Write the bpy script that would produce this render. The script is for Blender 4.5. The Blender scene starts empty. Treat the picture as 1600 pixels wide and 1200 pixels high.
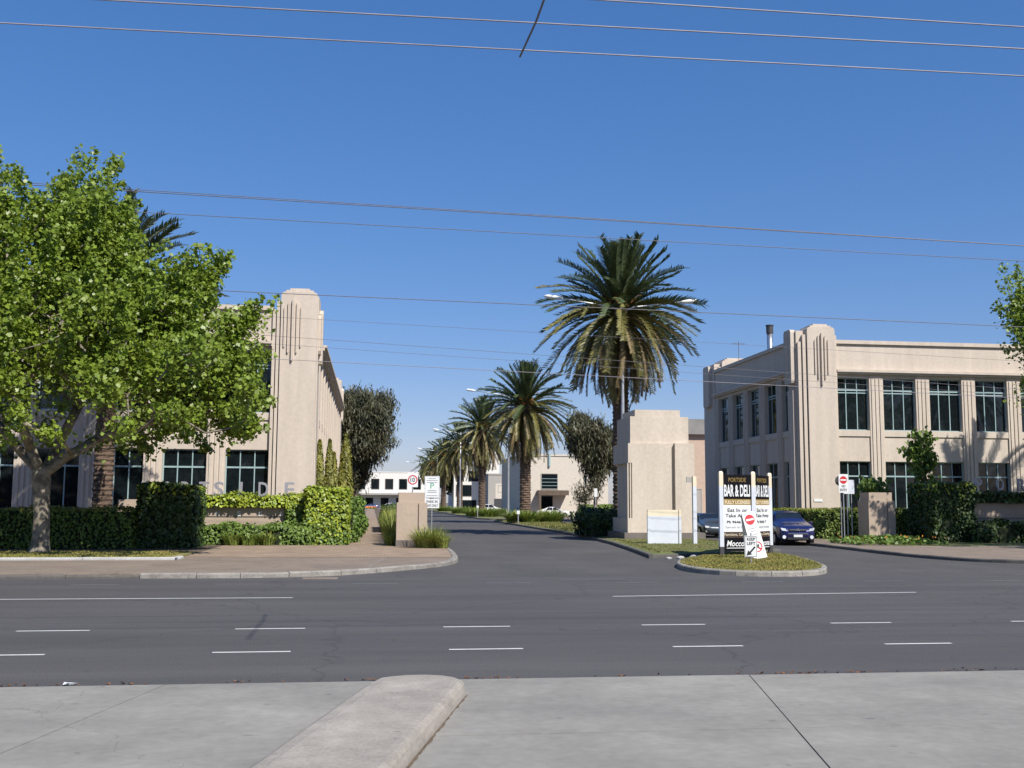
import bpy, bmesh, math, random
import numpy as np
from mathutils import Vector, Matrix
R = math.radians
random.seed(7); rng = np.random.default_rng(7)
sc = bpy.context.scene
COL = sc.collection

# ------------------------------------------------------------------ camera
cam_d = bpy.data.cameras.new('camera'); cam = bpy.data.objects.new('camera', cam_d); COL.objects.link(cam)
cam_d.sensor_width = 36.0; cam_d.lens = 36.0 * 1660 / 1600; cam_d.clip_end = 6000; cam_d.clip_start = 0.1
yaw, pit, roll = R(7.43), R(6.36), R(-0.30)
fw = Vector((math.sin(yaw) * math.cos(pit), math.cos(yaw) * math.cos(pit), math.sin(pit)))
rt = Vector((math.cos(yaw), -math.sin(yaw), 0)); dn = fw.cross(rt)
r2 = rt * math.cos(roll) + dn * math.sin(roll); d2 = -rt * math.sin(roll) + dn * math.cos(roll)
cam.matrix_world = Matrix(((r2.x, -d2.x, -fw.x, 0), (r2.y, -d2.y, -fw.y, 0), (r2.z, -d2.z, -fw.z, 2.0), (0, 0, 0, 1)))
sc.camera = cam

# ------------------------------------------------------------------ sky, sun, exposure
SUN_AZ, SUN_EL = R(30), R(47)          # azimuth measured from -Y (behind the camera) towards +X
w = bpy.data.worlds.new('World'); sc.world = w; w.use_nodes = True
nt = w.node_tree; bg = nt.nodes['Background']
sky = nt.nodes.new('ShaderNodeTexSky'); sky.sky_type = 'NISHITA'; sky.sun_disc = False
sky.sun_elevation = SUN_EL; sky.sun_rotation = math.pi - SUN_AZ
sky.altitude = 50; sky.air_density = 1.0; sky.dust_density = 0.5; sky.ozone_density = 5.0
gm = nt.nodes.new('ShaderNodeGamma'); gm.inputs['Gamma'].default_value = 0.62        # even tone of the sky, as the camera rendered it
hs = nt.nodes.new('ShaderNodeHueSaturation'); hs.inputs['Saturation'].default_value = 1.54
tn = nt.nodes.new('ShaderNodeMix'); tn.data_type = 'RGBA'; tn.blend_type = 'MULTIPLY'; tn.inputs['Factor'].default_value = 1; tn.inputs['B'].default_value = (0.99, 0.93, 1.14, 1)
nt.links.new(sky.outputs[0], gm.inputs['Color']); nt.links.new(gm.outputs[0], hs.inputs['Color']); nt.links.new(hs.outputs[0], tn.inputs['A'])
nt.links.new(tn.outputs['Result'], bg.inputs[0]); bg.inputs[1].default_value = 0.145
sun_d = bpy.data.lights.new('sun', 'SUN'); sun_d.energy = 4.5; sun_d.angle = R(0.53); sun_d.color = (1, 0.945, 0.86)
sun = bpy.data.objects.new('sun', sun_d); COL.objects.link(sun)
sdir = Vector((math.sin(SUN_AZ) * math.cos(SUN_EL), -math.cos(SUN_AZ) * math.cos(SUN_EL), math.sin(SUN_EL)))
sun.rotation_euler = sdir.to_track_quat('Z', 'Y').to_euler(); sun.location = (30, -40, 60)
sc.view_settings.view_transform = 'Standard'; sc.view_settings.look = 'None'
sc.view_settings.exposure = 0.5; sc.view_settings.gamma = 1.0
sc.view_settings.use_curve_mapping = False

# ------------------------------------------------------------------ materials
MATS = {}
def mat(name, col, rough=0.8, var=0.12, scale=3.0, bump=0.0, bscale=40.0, metal=0.0, spec=0.5, col2=None, stretch=(1, 1, 1),
        fine=0.0, fscale=120.0, translucent=0.0, coat=0.0, thresh=None):
    m = bpy.data.materials.new(name); m.use_nodes = True; MATS[name] = m
    t = m.node_tree; n = t.nodes; l = t.links; b = n['Principled BSDF']
    b.inputs['Roughness'].default_value = rough; b.inputs['Metallic'].default_value = metal
    b.inputs['Specular IOR Level'].default_value = spec
    if coat: b.inputs['Coat Weight'].default_value = coat; b.inputs['Coat Roughness'].default_value = 0.08
    geo = n.new('ShaderNodeNewGeometry'); mp = n.new('ShaderNodeMapping'); mp.inputs['Scale'].default_value = stretch
    l.new(geo.outputs['Position'], mp.inputs[0])
    c1 = (*col, 1); c2 = (*(col2 if col2 else tuple(max(0, c * (1 - 2.2 * var)) for c in col)), 1)
    if not col2: c1 = (*tuple(min(1, c * (1 + var)) for c in col), 1)
    nz = n.new('ShaderNodeTexNoise'); nz.inputs['Scale'].default_value = scale; nz.inputs['Detail'].default_value = 6
    nz.inputs['Roughness'].default_value = 0.62
    l.new(mp.outputs[0], nz.inputs['Vector'])
    rp = n.new('ShaderNodeValToRGB'); rp.color_ramp.elements[0].color = c1; rp.color_ramp.elements[1].color = c2
    rp.color_ramp.elements[0].position, rp.color_ramp.elements[1].position = thresh if thresh else (0.32, 0.72)
    l.new(nz.outputs['Fac'], rp.inputs[0]); out = rp.outputs[0]
    if fine:
        nf = n.new('ShaderNodeTexNoise'); nf.inputs['Scale'].default_value = fscale; nf.inputs['Detail'].default_value = 3
        l.new(geo.outputs['Position'], nf.inputs['Vector'])
        mr = n.new('ShaderNodeMapRange'); mr.inputs[1].default_value = 0.3; mr.inputs[2].default_value = 0.7
        mr.inputs[3].default_value = 1 - fine; mr.inputs[4].default_value = 1 + fine
        l.new(nf.outputs['Fac'], mr.inputs[0])
        mx = n.new('ShaderNodeMix'); mx.data_type = 'RGBA'; mx.blend_type = 'MULTIPLY'; mx.inputs['Factor'].default_value = 1
        l.new(out, mx.inputs['A']); l.new(mr.outputs[0], mx.inputs['B']); out = mx.outputs['Result']
    l.new(out, b.inputs['Base Color'])
    if bump:
        nb = n.new('ShaderNodeTexNoise'); nb.inputs['Scale'].default_value = bscale; nb.inputs['Detail'].default_value = 4
        l.new(geo.outputs['Position'], nb.inputs['Vector'])
        bp = n.new('ShaderNodeBump'); bp.inputs['Strength'].default_value = bump; bp.inputs['Distance'].default_value = 0.02
        l.new(nb.outputs['Fac'], bp.inputs['Height']); l.new(bp.outputs[0], b.inputs['Normal'])
    if translucent:
        tr = n.new('ShaderNodeBsdfTranslucent'); l.new(out, tr.inputs['Color'])
        ms = n.new('ShaderNodeMixShader'); ms.inputs[0].default_value = translucent
        o = n['Material Output']; l.new(b.outputs[0], ms.inputs[1]); l.new(tr.outputs[0], ms.inputs[2]); l.new(ms.outputs[0], o.inputs[0])
    return m

# setting
mat('road_asphalt', (0.080, 0.076, 0.074), 0.85, col2=(0.060, 0.057, 0.057), scale=0.35, stretch=(0.25, 1.2, 1), fine=0.30, fscale=45, bump=0.25, bscale=90)
mat('avenue_asphalt', (0.080, 0.076, 0.073), 0.88, col2=(0.058, 0.055, 0.054), scale=0.3, fine=0.25, fscale=40, bump=0.25, bscale=90)
mat('old_path', (0.228, 0.182, 0.140), 0.9, col2=(0.174, 0.137, 0.106), scale=0.5, fine=0.18, fscale=30)
mat('concrete', (0.280, 0.268, 0.236), 0.85, col2=(0.190, 0.185, 0.166), scale=0.55, stretch=(0.7, 1.0, 1), fine=0.07, fscale=9, bump=0.06, bscale=50)
mat('island_concrete', (0.365, 0.332, 0.285), 0.88, col2=(0.26, 0.236, 0.203), scale=1.6, stretch=(1, 1, 5), fine=0.12, fscale=30, bump=0.12, bscale=70)
mat('kerb_concrete', (0.33, 0.31, 0.275), 0.88, col2=(0.20, 0.185, 0.165), scale=1.3, fine=0.15, fscale=20)
mat('kerb_dark', (0.12, 0.115, 0.105), 0.9, col2=(0.07, 0.066, 0.06), scale=1.3, fine=0.15, fscale=20)
mat('kerb_pale', (0.46, 0.46, 0.45), 0.85, col2=(0.33, 0.33, 0.32), scale=1.2, fine=0.12, fscale=20)
mat('soil', (0.13, 0.095, 0.062), 0.95, col2=(0.075, 0.055, 0.036), scale=2.2, fine=0.25, fscale=14)
mat('dry_grass_ground', (0.26, 0.205, 0.075), 0.95, col2=(0.16, 0.18, 0.045), scale=0.7, fine=0.3, fscale=12)
mat('lawn_ground', (0.10, 0.125, 0.03), 0.95, col2=(0.17, 0.145, 0.055), scale=0.5, fine=0.3, fscale=9, thresh=(0.42, 0.66))
mat('base_ground', (0.13, 0.12, 0.08), 0.95, scale=0.2)
mat('line_paint', (0.62, 0.62, 0.60), 0.7, col2=(0.48, 0.48, 0.46), scale=6, fine=0.12, fscale=50)
mat('worn_paint', (0.22, 0.22, 0.22), 0.8, col2=(0.11, 0.11, 0.115), scale=5, fine=0.2, fscale=40)
def wear(name, crack_scale, crack_w, crack_dark, blotch_scale, blotch_lo, blotch_hi, stretch=(1, 1, 1), spots=0.0, spot_scale=3.0):
    """add cracks, blotches and small dark spots to a material's colour"""
    m = MATS[name]; t = m.node_tree; n = t.nodes; l = t.links; b = n['Principled BSDF']; src = b.inputs['Base Color'].links[0].from_socket
    geo = n.new('ShaderNodeNewGeometry'); mp = n.new('ShaderNodeMapping'); mp.inputs['Scale'].default_value = stretch; l.new(geo.outputs['Position'], mp.inputs[0])
    nz = n.new('ShaderNodeTexNoise'); nz.inputs['Scale'].default_value = blotch_scale; nz.inputs['Detail'].default_value = 8; nz.inputs['Roughness'].default_value = 0.68; l.new(mp.outputs[0], nz.inputs['Vector'])
    mr = n.new('ShaderNodeMapRange'); mr.inputs[1].default_value = 0.35; mr.inputs[2].default_value = 0.68; mr.inputs[3].default_value = blotch_lo; mr.inputs[4].default_value = blotch_hi; l.new(nz.outputs['Fac'], mr.inputs[0])
    wp = n.new('ShaderNodeTexNoise'); wp.inputs['Scale'].default_value = 1.7; wp.inputs['Detail'].default_value = 5; l.new(geo.outputs['Position'], wp.inputs['Vector'])
    ad = n.new('ShaderNodeVectorMath'); ad.operation = 'MULTIPLY_ADD'; ad.inputs[1].default_value = (0.9, 0.9, 0.9); l.new(wp.outputs['Color'], ad.inputs[0]); l.new(geo.outputs['Position'], ad.inputs[2])
    vo = n.new('ShaderNodeTexVoronoi'); vo.feature = 'DISTANCE_TO_EDGE'; vo.inputs['Scale'].default_value = crack_scale; l.new(ad.outputs[0], vo.inputs['Vector'])
    cr = n.new('ShaderNodeMapRange'); cr.inputs[1].default_value = 0.0; cr.inputs[2].default_value = crack_w; cr.inputs[3].default_value = crack_dark; cr.inputs[4].default_value = 1.0; l.new(vo.outputs['Distance'], cr.inputs[0])
    out = n.new('ShaderNodeMath'); out.operation = 'MULTIPLY'; l.new(mr.outputs[0], out.inputs[0]); l.new(cr.outputs[0], out.inputs[1]); o = out.outputs[0]
    if spots:
        vs = n.new('ShaderNodeTexVoronoi'); vs.inputs['Scale'].default_value = spot_scale; l.new(ad.outputs[0], vs.inputs['Vector'])
        ms = n.new('ShaderNodeMapRange'); ms.inputs[1].default_value = 0.05; ms.inputs[2].default_value = 0.13; ms.inputs[3].default_value = 1 - spots; ms.inputs[4].default_value = 1.0; l.new(vs.outputs['Distance'], ms.inputs[0])
        o2 = n.new('ShaderNodeMath'); o2.operation = 'MULTIPLY'; l.new(o, o2.inputs[0]); l.new(ms.outputs[0], o2.inputs[1]); o = o2.outputs[0]
    mx = n.new('ShaderNodeMix'); mx.data_type = 'RGBA'; mx.blend_type = 'MULTIPLY'; mx.inputs['Factor'].default_value = 1
    l.new(src, mx.inputs['A']); l.new(o, mx.inputs['B']); l.new(mx.outputs['Result'], b.inputs['Base Color'])
wear('road_asphalt', 0.16, 0.007, 0.72, 0.55, 0.82, 1.14, (0.12, 1.3, 1), 0.18, 1.6)
wear('avenue_asphalt', 0.22, 0.008, 0.75, 0.5, 0.86, 1.10, (1.0, 0.25, 1), 0.2, 1.2)
wear('concrete', 0.12, 0.0015, 0.7, 0.9, 0.86, 1.08, (1, 1, 1), 0.25, 1.9)
wear('island_concrete', 0.5, 0.003, 0.75, 2.2, 0.80, 1.06, (1, 1, 4), 0.35, 3.5)
wear('old_path', 0.4, 0.006, 0.7, 1.1, 0.85, 1.1, (1, 1, 1), 0.25, 1.5)
wear('kerb_concrete', 1.2, 0.012, 0.7, 3.0, 0.72, 1.1, (1, 1, 2), 0.3, 3)
def brickmat():
    m = bpy.data.materials.new('brick_paving'); m.use_nodes = True; MATS['brick_paving'] = m
    t = m.node_tree; n = t.nodes; l = t.links; b = n['Principled BSDF']; b.inputs['Roughness'].default_value = 0.9
    geo = n.new('ShaderNodeNewGeometry'); br = n.new('ShaderNodeTexBrick'); l.new(geo.outputs['Position'], br.inputs['Vector'])
    br.inputs['Color1'].default_value = (0.335, 0.245, 0.165, 1); br.inputs['Color2'].default_value = (0.27, 0.20, 0.14, 1)
    br.inputs['Mortar'].default_value = (0.15, 0.12, 0.10, 1); br.inputs['Scale'].default_value = 1.0
    br.inputs['Brick Width'].default_value = 0.24; br.inputs['Row Height'].default_value = 0.12; br.inputs['Mortar Size'].default_value = 0.008
    nz = n.new('ShaderNodeTexNoise'); nz.inputs['Scale'].default_value = 1.1; nz.inputs['Detail'].default_value = 6; l.new(geo.outputs['Position'], nz.inputs['Vector'])
    mr = n.new('ShaderNodeMapRange'); mr.inputs[1].default_value = 0.3; mr.inputs[2].default_value = 0.7; mr.inputs[3].default_value = 0.78; mr.inputs[4].default_value = 1.12
    l.new(nz.outputs['Fac'], mr.inputs[0]); mx = n.new('ShaderNodeMix'); mx.data_type = 'RGBA'; mx.blend_type = 'MULTIPLY'; mx.inputs['Factor'].default_value = 1
    l.new(br.outputs['Color'], mx.inputs['A']); l.new(mr.outputs[0], mx.inputs['B']); l.new(mx.outputs['Result'], b.inputs['Base Color'])
brickmat()
# buildings
mat('render_beige', (0.565, 0.493, 0.412), 0.9, col2=(0.485, 0.42, 0.352), scale=1.1, stretch=(1.6, 1.6, 0.16), fine=0.045, fscale=5)
mat('gate_render', (0.585, 0.51, 0.42), 0.9, col2=(0.50, 0.43, 0.345), scale=1.1, stretch=(1.5, 1.5, 0.25), fine=0.06, fscale=6)
mat('pillar_render', (0.43, 0.345, 0.27), 0.9, col2=(0.38, 0.305, 0.238), scale=0.8, stretch=(1.2, 1.2, 0.5), fine=0.05, fscale=9)
mat('cornice_brown', (0.40, 0.315, 0.25), 0.85, scale=0.6)
mat('plinth_grey', (0.16, 0.14, 0.125), 0.9, scale=1.2)
mat('roof_sheet', (0.22, 0.21, 0.20), 0.6, scale=0.5)
mat('glass', (0.008, 0.012, 0.014), 0.04, var=0.2, spec=0.42)
mat('window_frame', (0.30, 0.42, 0.43), 0.45, var=0.05)
mat('far_white', (0.70, 0.68, 0.63), 0.85, var=0.04)
mat('far_cream', (0.58, 0.53, 0.45), 0.85, var=0.05)
mat('far_grey', (0.36, 0.34, 0.31), 0.85, var=0.05)
mat('far_dark', (0.05, 0.05, 0.055), 0.6)
mat('far_brick', (0.50, 0.375, 0.29), 0.9, var=0.06)
mat('dark_sign', (0.12, 0.085, 0.06), 0.6)
# metals, paint
mat('galvanised', (0.52, 0.54, 0.56), 0.42, var=0.08, metal=0.65)
mat('lamp_white', (0.75, 0.76, 0.76), 0.4, var=0.03)
mat('steel', (0.60, 0.62, 0.63), 0.3, var=0.08, metal=0.9)
mat('black_paint', (0.012, 0.012, 0.013), 0.45, var=0.1)
mat('sign_white', (0.72, 0.74, 0.74), 0.45, var=0.02)
mat('sign_pale', (0.60, 0.635, 0.69), 0.6, var=0.03)
mat('sign_cream', (0.74, 0.65, 0.48), 0.6, var=0.03)
mat('sign_gold', (0.30, 0.20, 0.055), 0.5, var=0.05)
mat('sign_black', (0.006, 0.006, 0.008), 0.7, var=0.1, spec=0.12)
mat('sign_brown', (0.055, 0.032, 0.02), 0.6)
mat('ink', (0.02, 0.022, 0.028), 0.6)
mat('ink_grey', (0.28, 0.29, 0.31), 0.6)
mat('ink_green', (0.03, 0.33, 0.16), 0.6)
mat('sign_red', (0.52, 0.022, 0.03), 0.5, var=0.04)
mat('wire_grey', (0.15, 0.14, 0.155), 0.55)
mat('wire_pale', (0.27, 0.25, 0.28), 0.5)
mat('letter_metal', (0.36, 0.36, 0.40), 0.45, var=0.05, metal=0.4)
# cars
mat('car_blue', (0.012, 0.017, 0.095), 0.28, var=0.06, coat=1.0, metal=0.35)
mat('car_silver', (0.085, 0.10, 0.11), 0.3, var=0.04, coat=1.0, metal=0.5)
mat('car_white', (0.72, 0.72, 0.70), 0.3, var=0.02, coat=0.8)
mat('car_red', (0.30, 0.055, 0.03), 0.3, var=0.05, coat=0.8)
mat('car_lightblue', (0.035, 0.075, 0.26), 0.3, var=0.05, coat=0.8)
mat('car_glass', (0.012, 0.016, 0.02), 0.03, spec=0.7)
mat('tyre', (0.014, 0.014, 0.014), 0.9)
mat('chrome', (0.72, 0.73, 0.74), 0.15, var=0.03, metal=0.9)
mat('lamp_glass', (0.72, 0.75, 0.78), 0.08, var=0.08, spec=0.8)
mat('bumper_black', (0.02, 0.02, 0.022), 0.7)
# plants
mat('bark_plane', (0.27, 0.235, 0.185), 0.9, col2=(0.115, 0.10, 0.075), scale=3.2, thresh=(0.42, 0.6), bump=0.5, bscale=16)
mat('bark_dark', (0.125, 0.095, 0.07), 0.95, var=0.25, scale=4, bump=0.5, bscale=14)
mat('bark_palm', (0.165, 0.112, 0.078), 0.95, col2=(0.07, 0.047, 0.034), scale=5, stretch=(1, 1, 2.2), bump=0.8, bscale=9)
mat('plane_leaf', (0.29, 0.375, 0.045), 0.42, col2=(0.10, 0.175, 0.022), scale=3.5, fine=0.5, fscale=7, translucent=0.38)
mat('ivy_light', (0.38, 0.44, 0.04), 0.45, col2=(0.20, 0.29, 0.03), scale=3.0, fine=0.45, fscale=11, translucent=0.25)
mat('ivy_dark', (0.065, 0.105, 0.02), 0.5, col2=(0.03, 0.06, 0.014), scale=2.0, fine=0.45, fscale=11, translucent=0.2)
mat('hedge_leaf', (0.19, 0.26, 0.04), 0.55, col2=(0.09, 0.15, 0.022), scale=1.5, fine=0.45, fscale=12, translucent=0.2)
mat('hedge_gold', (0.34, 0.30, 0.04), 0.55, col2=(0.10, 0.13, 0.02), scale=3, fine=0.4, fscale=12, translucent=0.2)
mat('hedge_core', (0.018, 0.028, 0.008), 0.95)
mat('groundcover', (0.17, 0.26, 0.045), 0.55, col2=(0.085, 0.15, 0.025), scale=2, fine=0.4, fscale=10, translucent=0.2)
mat('blade_green', (0.21, 0.28, 0.05), 0.5, col2=(0.11, 0.18, 0.03), scale=2.5, fine=0.3, fscale=9, translucent=0.22)
mat('blade_yellow', (0.36, 0.37, 0.09), 0.55, col2=(0.20, 0.25, 0.05), scale=2.5, fine=0.3, fscale=9, translucent=0.22)
mat('grass_blade', (0.15, 0.185, 0.04), 0.7, col2=(0.24, 0.20, 0.08), scale=0.8, fine=0.35, fscale=8, translucent=0.2)
mat('dry_blade', (0.30, 0.245, 0.075), 0.75, col2=(0.17, 0.20, 0.04), scale=0.9, fine=0.35, fscale=8, translucent=0.2)
mat('cypress_leaf', (0.23, 0.22, 0.03), 0.6, col2=(0.085, 0.10, 0.022), scale=1.8, fine=0.45, fscale=8, translucent=0.15)
mat('euc_leaf', (0.125, 0.115, 0.062), 0.5, col2=(0.062, 0.075, 0.042), scale=0.45, fine=0.45, fscale=4, translucent=0.2)
mat('frond_green', (0.085, 0.115, 0.040), 0.45, col2=(0.034, 0.055, 0.022), scale=1.0, fine=0.35, fscale=6, translucent=0.18)
mat('frond_olive', (0.225, 0.20, 0.058), 0.45, col2=(0.11, 0.115, 0.034), scale=1.0, fine=0.35, fscale=6, translucent=0.2)
mat('frond_tan', (0.28, 0.215, 0.10), 0.65, col2=(0.16, 0.12, 0.055), scale=1.2, fine=0.35, fscale=6, translucent=0.15)
mat('fruit_orange', (0.36, 0.155, 0.03), 0.7, var=0.2, scale=4)
mat('flower_orange', (0.75, 0.24, 0.02), 0.6, var=0.15, scale=3)
mat('flower_white', (0.66, 0.62, 0.60), 0.6, var=0.1)
mat('litter_brown', (0.20, 0.085, 0.03), 0.9, var=0.3, scale=9)
mat('paper_white', (0.72, 0.73, 0.74), 0.8)

# ------------------------------------------------------------------ helpers
class MB:
    def __init__(s): s.v = []; s.f = []; s.m = []
    def hexa(s, P, mi=0):
        b = len(s.v); s.v += [tuple(p) for p in P]
        for q in ((0, 3, 2, 1), (4, 5, 6, 7), (0, 1, 5, 4), (1, 2, 6, 5), (2, 3, 7, 6), (3, 0, 4, 7)):
            s.f.append(tuple(b + i for i in q)); s.m.append(mi)
        return s
    def box(s, x0, x1, y0, y1, z0, z1, mi=0):
        return s.hexa([(x0, y0, z0), (x1, y0, z0), (x1, y1, z0), (x0, y1, z0), (x0, y0, z1), (x1, y0, z1), (x1, y1, z1), (x0, y1, z1)], mi)
    def face(s, P, mi=0):
        b = len(s.v); s.v += [tuple(p) for p in P]; s.f.append(tuple(range(b, b + len(P)))); s.m.append(mi); return s
    def prism(s, A, B, mi=0):           # two loops of points, capped
        b = len(s.v); n = len(A); s.v += [tuple(p) for p in A] + [tuple(p) for p in B]
        s.f.append(tuple(b + i for i in reversed(range(n)))); s.f.append(tuple(b + n + i for i in range(n)))
        for i in range(n):
            j = (i + 1) % n; s.f.append((b + i, b + j, b + n + j, b + n + i))
        s.m += [mi] * (n + 2); return s
    def slab(s, poly, z0, z1, mi=0):
        return s.prism([(x, y, z0) for x, y in poly], [(x, y, z1) for x, y in poly], mi)
    def loft(s, loops, mi=0, cap=True):
        n = len(loops[0]); b = len(s.v)
        for L in loops: s.v += [tuple(p) for p in L]
        for k in range(len(loops) - 1):
            for i in range(n):
                j = (i + 1) % n
                s.f.append((b + k * n + i, b + k * n + j, b + (k + 1) * n + j, b + (k + 1) * n + i)); s.m.append(mi)
        if cap:
            s.f.append(tuple(b + i for i in reversed(range(n)))); s.m.append(mi)
            e = b + (len(loops) - 1) * n; s.f.append(tuple(e + i for i in range(n))); s.m.append(mi)
        return s
    def tube(s, pts, rad, n=8, mi=0):
        pts = [Vector(p) for p in pts]
        if not hasattr(rad, '__len__'): rad = [rad] * len(pts)
        loops = []; ref = None
        for i, p in enumerate(pts):
            d = (pts[min(i + 1, len(pts) - 1)] - pts[max(i - 1, 0)]).normalized()
            if ref is None: ref = Vector((1, 0, 0)) if abs(d.x) < 0.8 else Vector((0, 1, 0))
            a = (ref - d * ref.dot(d)).normalized(); c = d.cross(a); ref = a
            loops.append([p + (a * math.cos(t) + c * math.sin(t)) * rad[i] for t in [2 * math.pi * k / n for k in range(n)]])
        return s.loft(loops, mi)
    def disc(s, c, r, y0, y1, n=20, mi=0):      # upright disc facing -y
        A = [(c[0] + r * math.cos(2 * math.pi * k / n), y0, c[1] + r * math.sin(2 * math.pi * k / n)) for k in range(n)]
        return s.prism(A, [(x, y1, z) for x, _, z in A], mi)
    def mesh(s, name, mats, smooth=False):
        me = bpy.data.meshes.new(name); me.from_pydata(s.v, [], s.f)
        for m in (mats if isinstance(mats, (list, tuple)) else [mats]): me.materials.append(MATS[m])
        me.polygons.foreach_set('material_index', s.m)
        if len(s.f) < 4000:
            bm = bmesh.new(); bm.from_mesh(me); bmesh.ops.recalc_face_normals(bm, faces=bm.faces); bm.to_mesh(me); bm.free()
        if smooth: me.polygons.foreach_set('use_smooth', [True] * len(me.polygons))
        me.update(); return me

def obj(name, me, parent=None, loc=(0, 0, 0), rz=0.0, scale=None):
    o = bpy.data.objects.new(name, me); COL.objects.link(o); o.location = loc; o.rotation_euler = (0, 0, rz)
    if scale: o.scale = scale
    if parent: o.parent = parent
    return o
def part(name, mb, mats, parent, loc=(0, 0, 0), rz=0.0, smooth=False): return obj(name, mb.mesh(name, mats, smooth), parent, loc, rz)
def tag(o, label=None, cat=None, group=None, kind=None):
    if label: o['label'] = label
    if cat: o['category'] = cat
    if group: o['group'] = group
    if kind: o['kind'] = kind
    return o
def thing(name, label, cat, loc=(0, 0, 0), rz=0.0, group=None):
    o = bpy.data.objects.new(name, None); COL.objects.link(o); o.location = loc; o.rotation_euler = (0, 0, rz); o.empty_display_size = 0.3
    return tag(o, label, cat, group)
def struct(name, mb, mats, label=None): return tag(part(name, mb, mats, None), label, None, None, 'structure')
def copy_tree(o, parent=None):
    c = o.copy(); COL.objects.link(c)
    if parent: c.parent = parent
    for ch in [x for x in o.children]: copy_tree(ch, c)
    return c
def textmesh(txt, w_, h_, mname, align='L', depth=0.004, shear=0.0, bold=0.0):
    """lettering as a mesh: x to the right, z up, facing -y; scaled to w_ by h_, origin at lower left"""
    cu = bpy.data.curves.new('lettering', 'FONT'); cu.body = txt; cu.size = 1; cu.extrude = 0.01; cu.resolution_u = 3; cu.offset = bold; cu.shear = shear
    o = bpy.data.objects.new('lettering', cu); COL.objects.link(o)
    bpy.context.view_layer.update()
    me = bpy.data.meshes.new_from_object(o.evaluated_get(bpy.context.evaluated_depsgraph_get()))
    bpy.data.objects.remove(o); bpy.data.curves.remove(cu)
    n = len(me.vertices); co = np.empty(n * 3); me.vertices.foreach_get('co', co); co = co.reshape(-1, 3)
    mn, mx = co.min(0), co.max(0); s = (mx - mn); s[s == 0] = 1
    q = (co - mn) / s
    res = np.stack([q[:, 0] * w_, -q[:, 2] * depth, q[:, 1] * h_], 1)
    me.vertices.foreach_set('co', res.ravel()); me.materials.clear(); me.materials.append(MATS[mname]); me.update()
    return me

# ---- leaf scattering
LEAF = {  # outline in (across, along)
    'oval': [(0, -0.5), (0.33, -0.12), (0.26, 0.25), (0, 0.55), (-0.26, 0.25), (-0.33, -0.12)],
    'plane': [(0, -0.5), (0.5, -0.2), (0.28, 0.08), (0.42, 0.38), (0, 0.55), (-0.42, 0.38), (-0.28, 0.08), (-0.5, -0.2)],
    'ivy': [(0, -0.5), (0.42, -0.22), (0.30, 0.2), (0, 0.55), (-0.30, 0.2), (-0.42, -0.22)],
    'sickle': [(0, -0.5), (0.11, -0.05), (0.02, 0.6), (-0.10, 0.0)],
    'bit': [(0, -0.5), (0.3, 0), (0, 0.5), (-0.3, 0)],
}
def leaf_mesh(name, C, N, A, S, shape, mats, midx=None):
    """C centres, N leaf normals, A along axes (numpy n x 3), S sizes"""
    T = np.array(LEAF[shape]); k = len(T); n = len(C)
    N = N / np.linalg.norm(N, axis=1, keepdims=True)
    A = A - N * (A * N).sum(1, keepdims=True); A /= np.linalg.norm(A, axis=1, keepdims=True) + 1e-9
    B = np.cross(N, A)
    V = C[:, None] + (B[:, None] * T[None, :, :1] + A[:, None] * T[None, :, 1:]) * S[:, None, None]
    fold = (np.abs(T[:, 0]) * 0.55)[None, :, None] * N[:, None] * S[:, None, None]
    V = (V + fold).reshape(-1, 3)
    me = bpy.data.meshes.new(name); me.vertices.add(n * k); me.vertices.foreach_set('co', V.ravel())
    me.loops.add(n * k); me.loops.foreach_set('vertex_index', np.arange(n * k, dtype=np.int32))
    me.polygons.add(n); me.polygons.foreach_set('loop_start', np.arange(0, n * k, k, dtype=np.int32))
    for m in (mats if isinstance(mats, (list, tuple)) else [mats]): me.materials.append(MATS[m])
    if midx is not None: me.polygons.foreach_set('material_index', np.asarray(midx, dtype=np.int32))
    me.update(calc_edges=True); me.validate(); return me
def unit(n):
    v = rng.normal(size=(n, 3)); return v / np.linalg.norm(v, axis=1, keepdims=True)
def lumpy(P, s, a, seed=0.0):
    return a * (np.sin(P[:, 0] * s + seed) * np.sin(P[:, 1] * s * 1.13 + 1.7 + seed) + np.sin(P[:, 2] * s * 1.31 + 0.6 + seed) * np.sin(P[:, 0] * s * 0.73 + 2.1))
def box_surface(x0, x1, y0, y1, z0, z1, n, faces='fblrt'):
    a = {'f': (x1 - x0) * (z1 - z0), 'b': (x1 - x0) * (z1 - z0), 'l': (y1 - y0) * (z1 - z0), 'r': (y1 - y0) * (z1 - z0), 't': (x1 - x0) * (y1 - y0)}
    tot = sum(a[c] for c in faces); P = []; N = []
    for c in faces:
        k = int(n * a[c] / tot) + 1; u = rng.random(k); v = rng.random(k)
        X = x0 + u * (x1 - x0); Y = y0 + u * (y1 - y0); Z = z0 + v * (z1 - z0)
        if c == 'f': p = np.stack([X, np.full(k, y0), Z], 1); nn = (0, -1, 0)
        if c == 'b': p = np.stack([X, np.full(k, y1), Z], 1); nn = (0, 1, 0)
        if c == 'l': p = np.stack([np.full(k, x0), Y, Z], 1); nn = (-1, 0, 0)
        if c == 'r': p = np.stack([np.full(k, x1), Y, Z], 1); nn = (1, 0, 0)
        if c == 't': p = np.stack([X, y0 + v * (y1 - y0), np.full(k, z1)], 1); nn = (0, 0, 1)
        P.append(p); N.append(np.tile(nn, (k, 1)))
    return np.concatenate(P), np.concatenate(N).astype(float)
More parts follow.
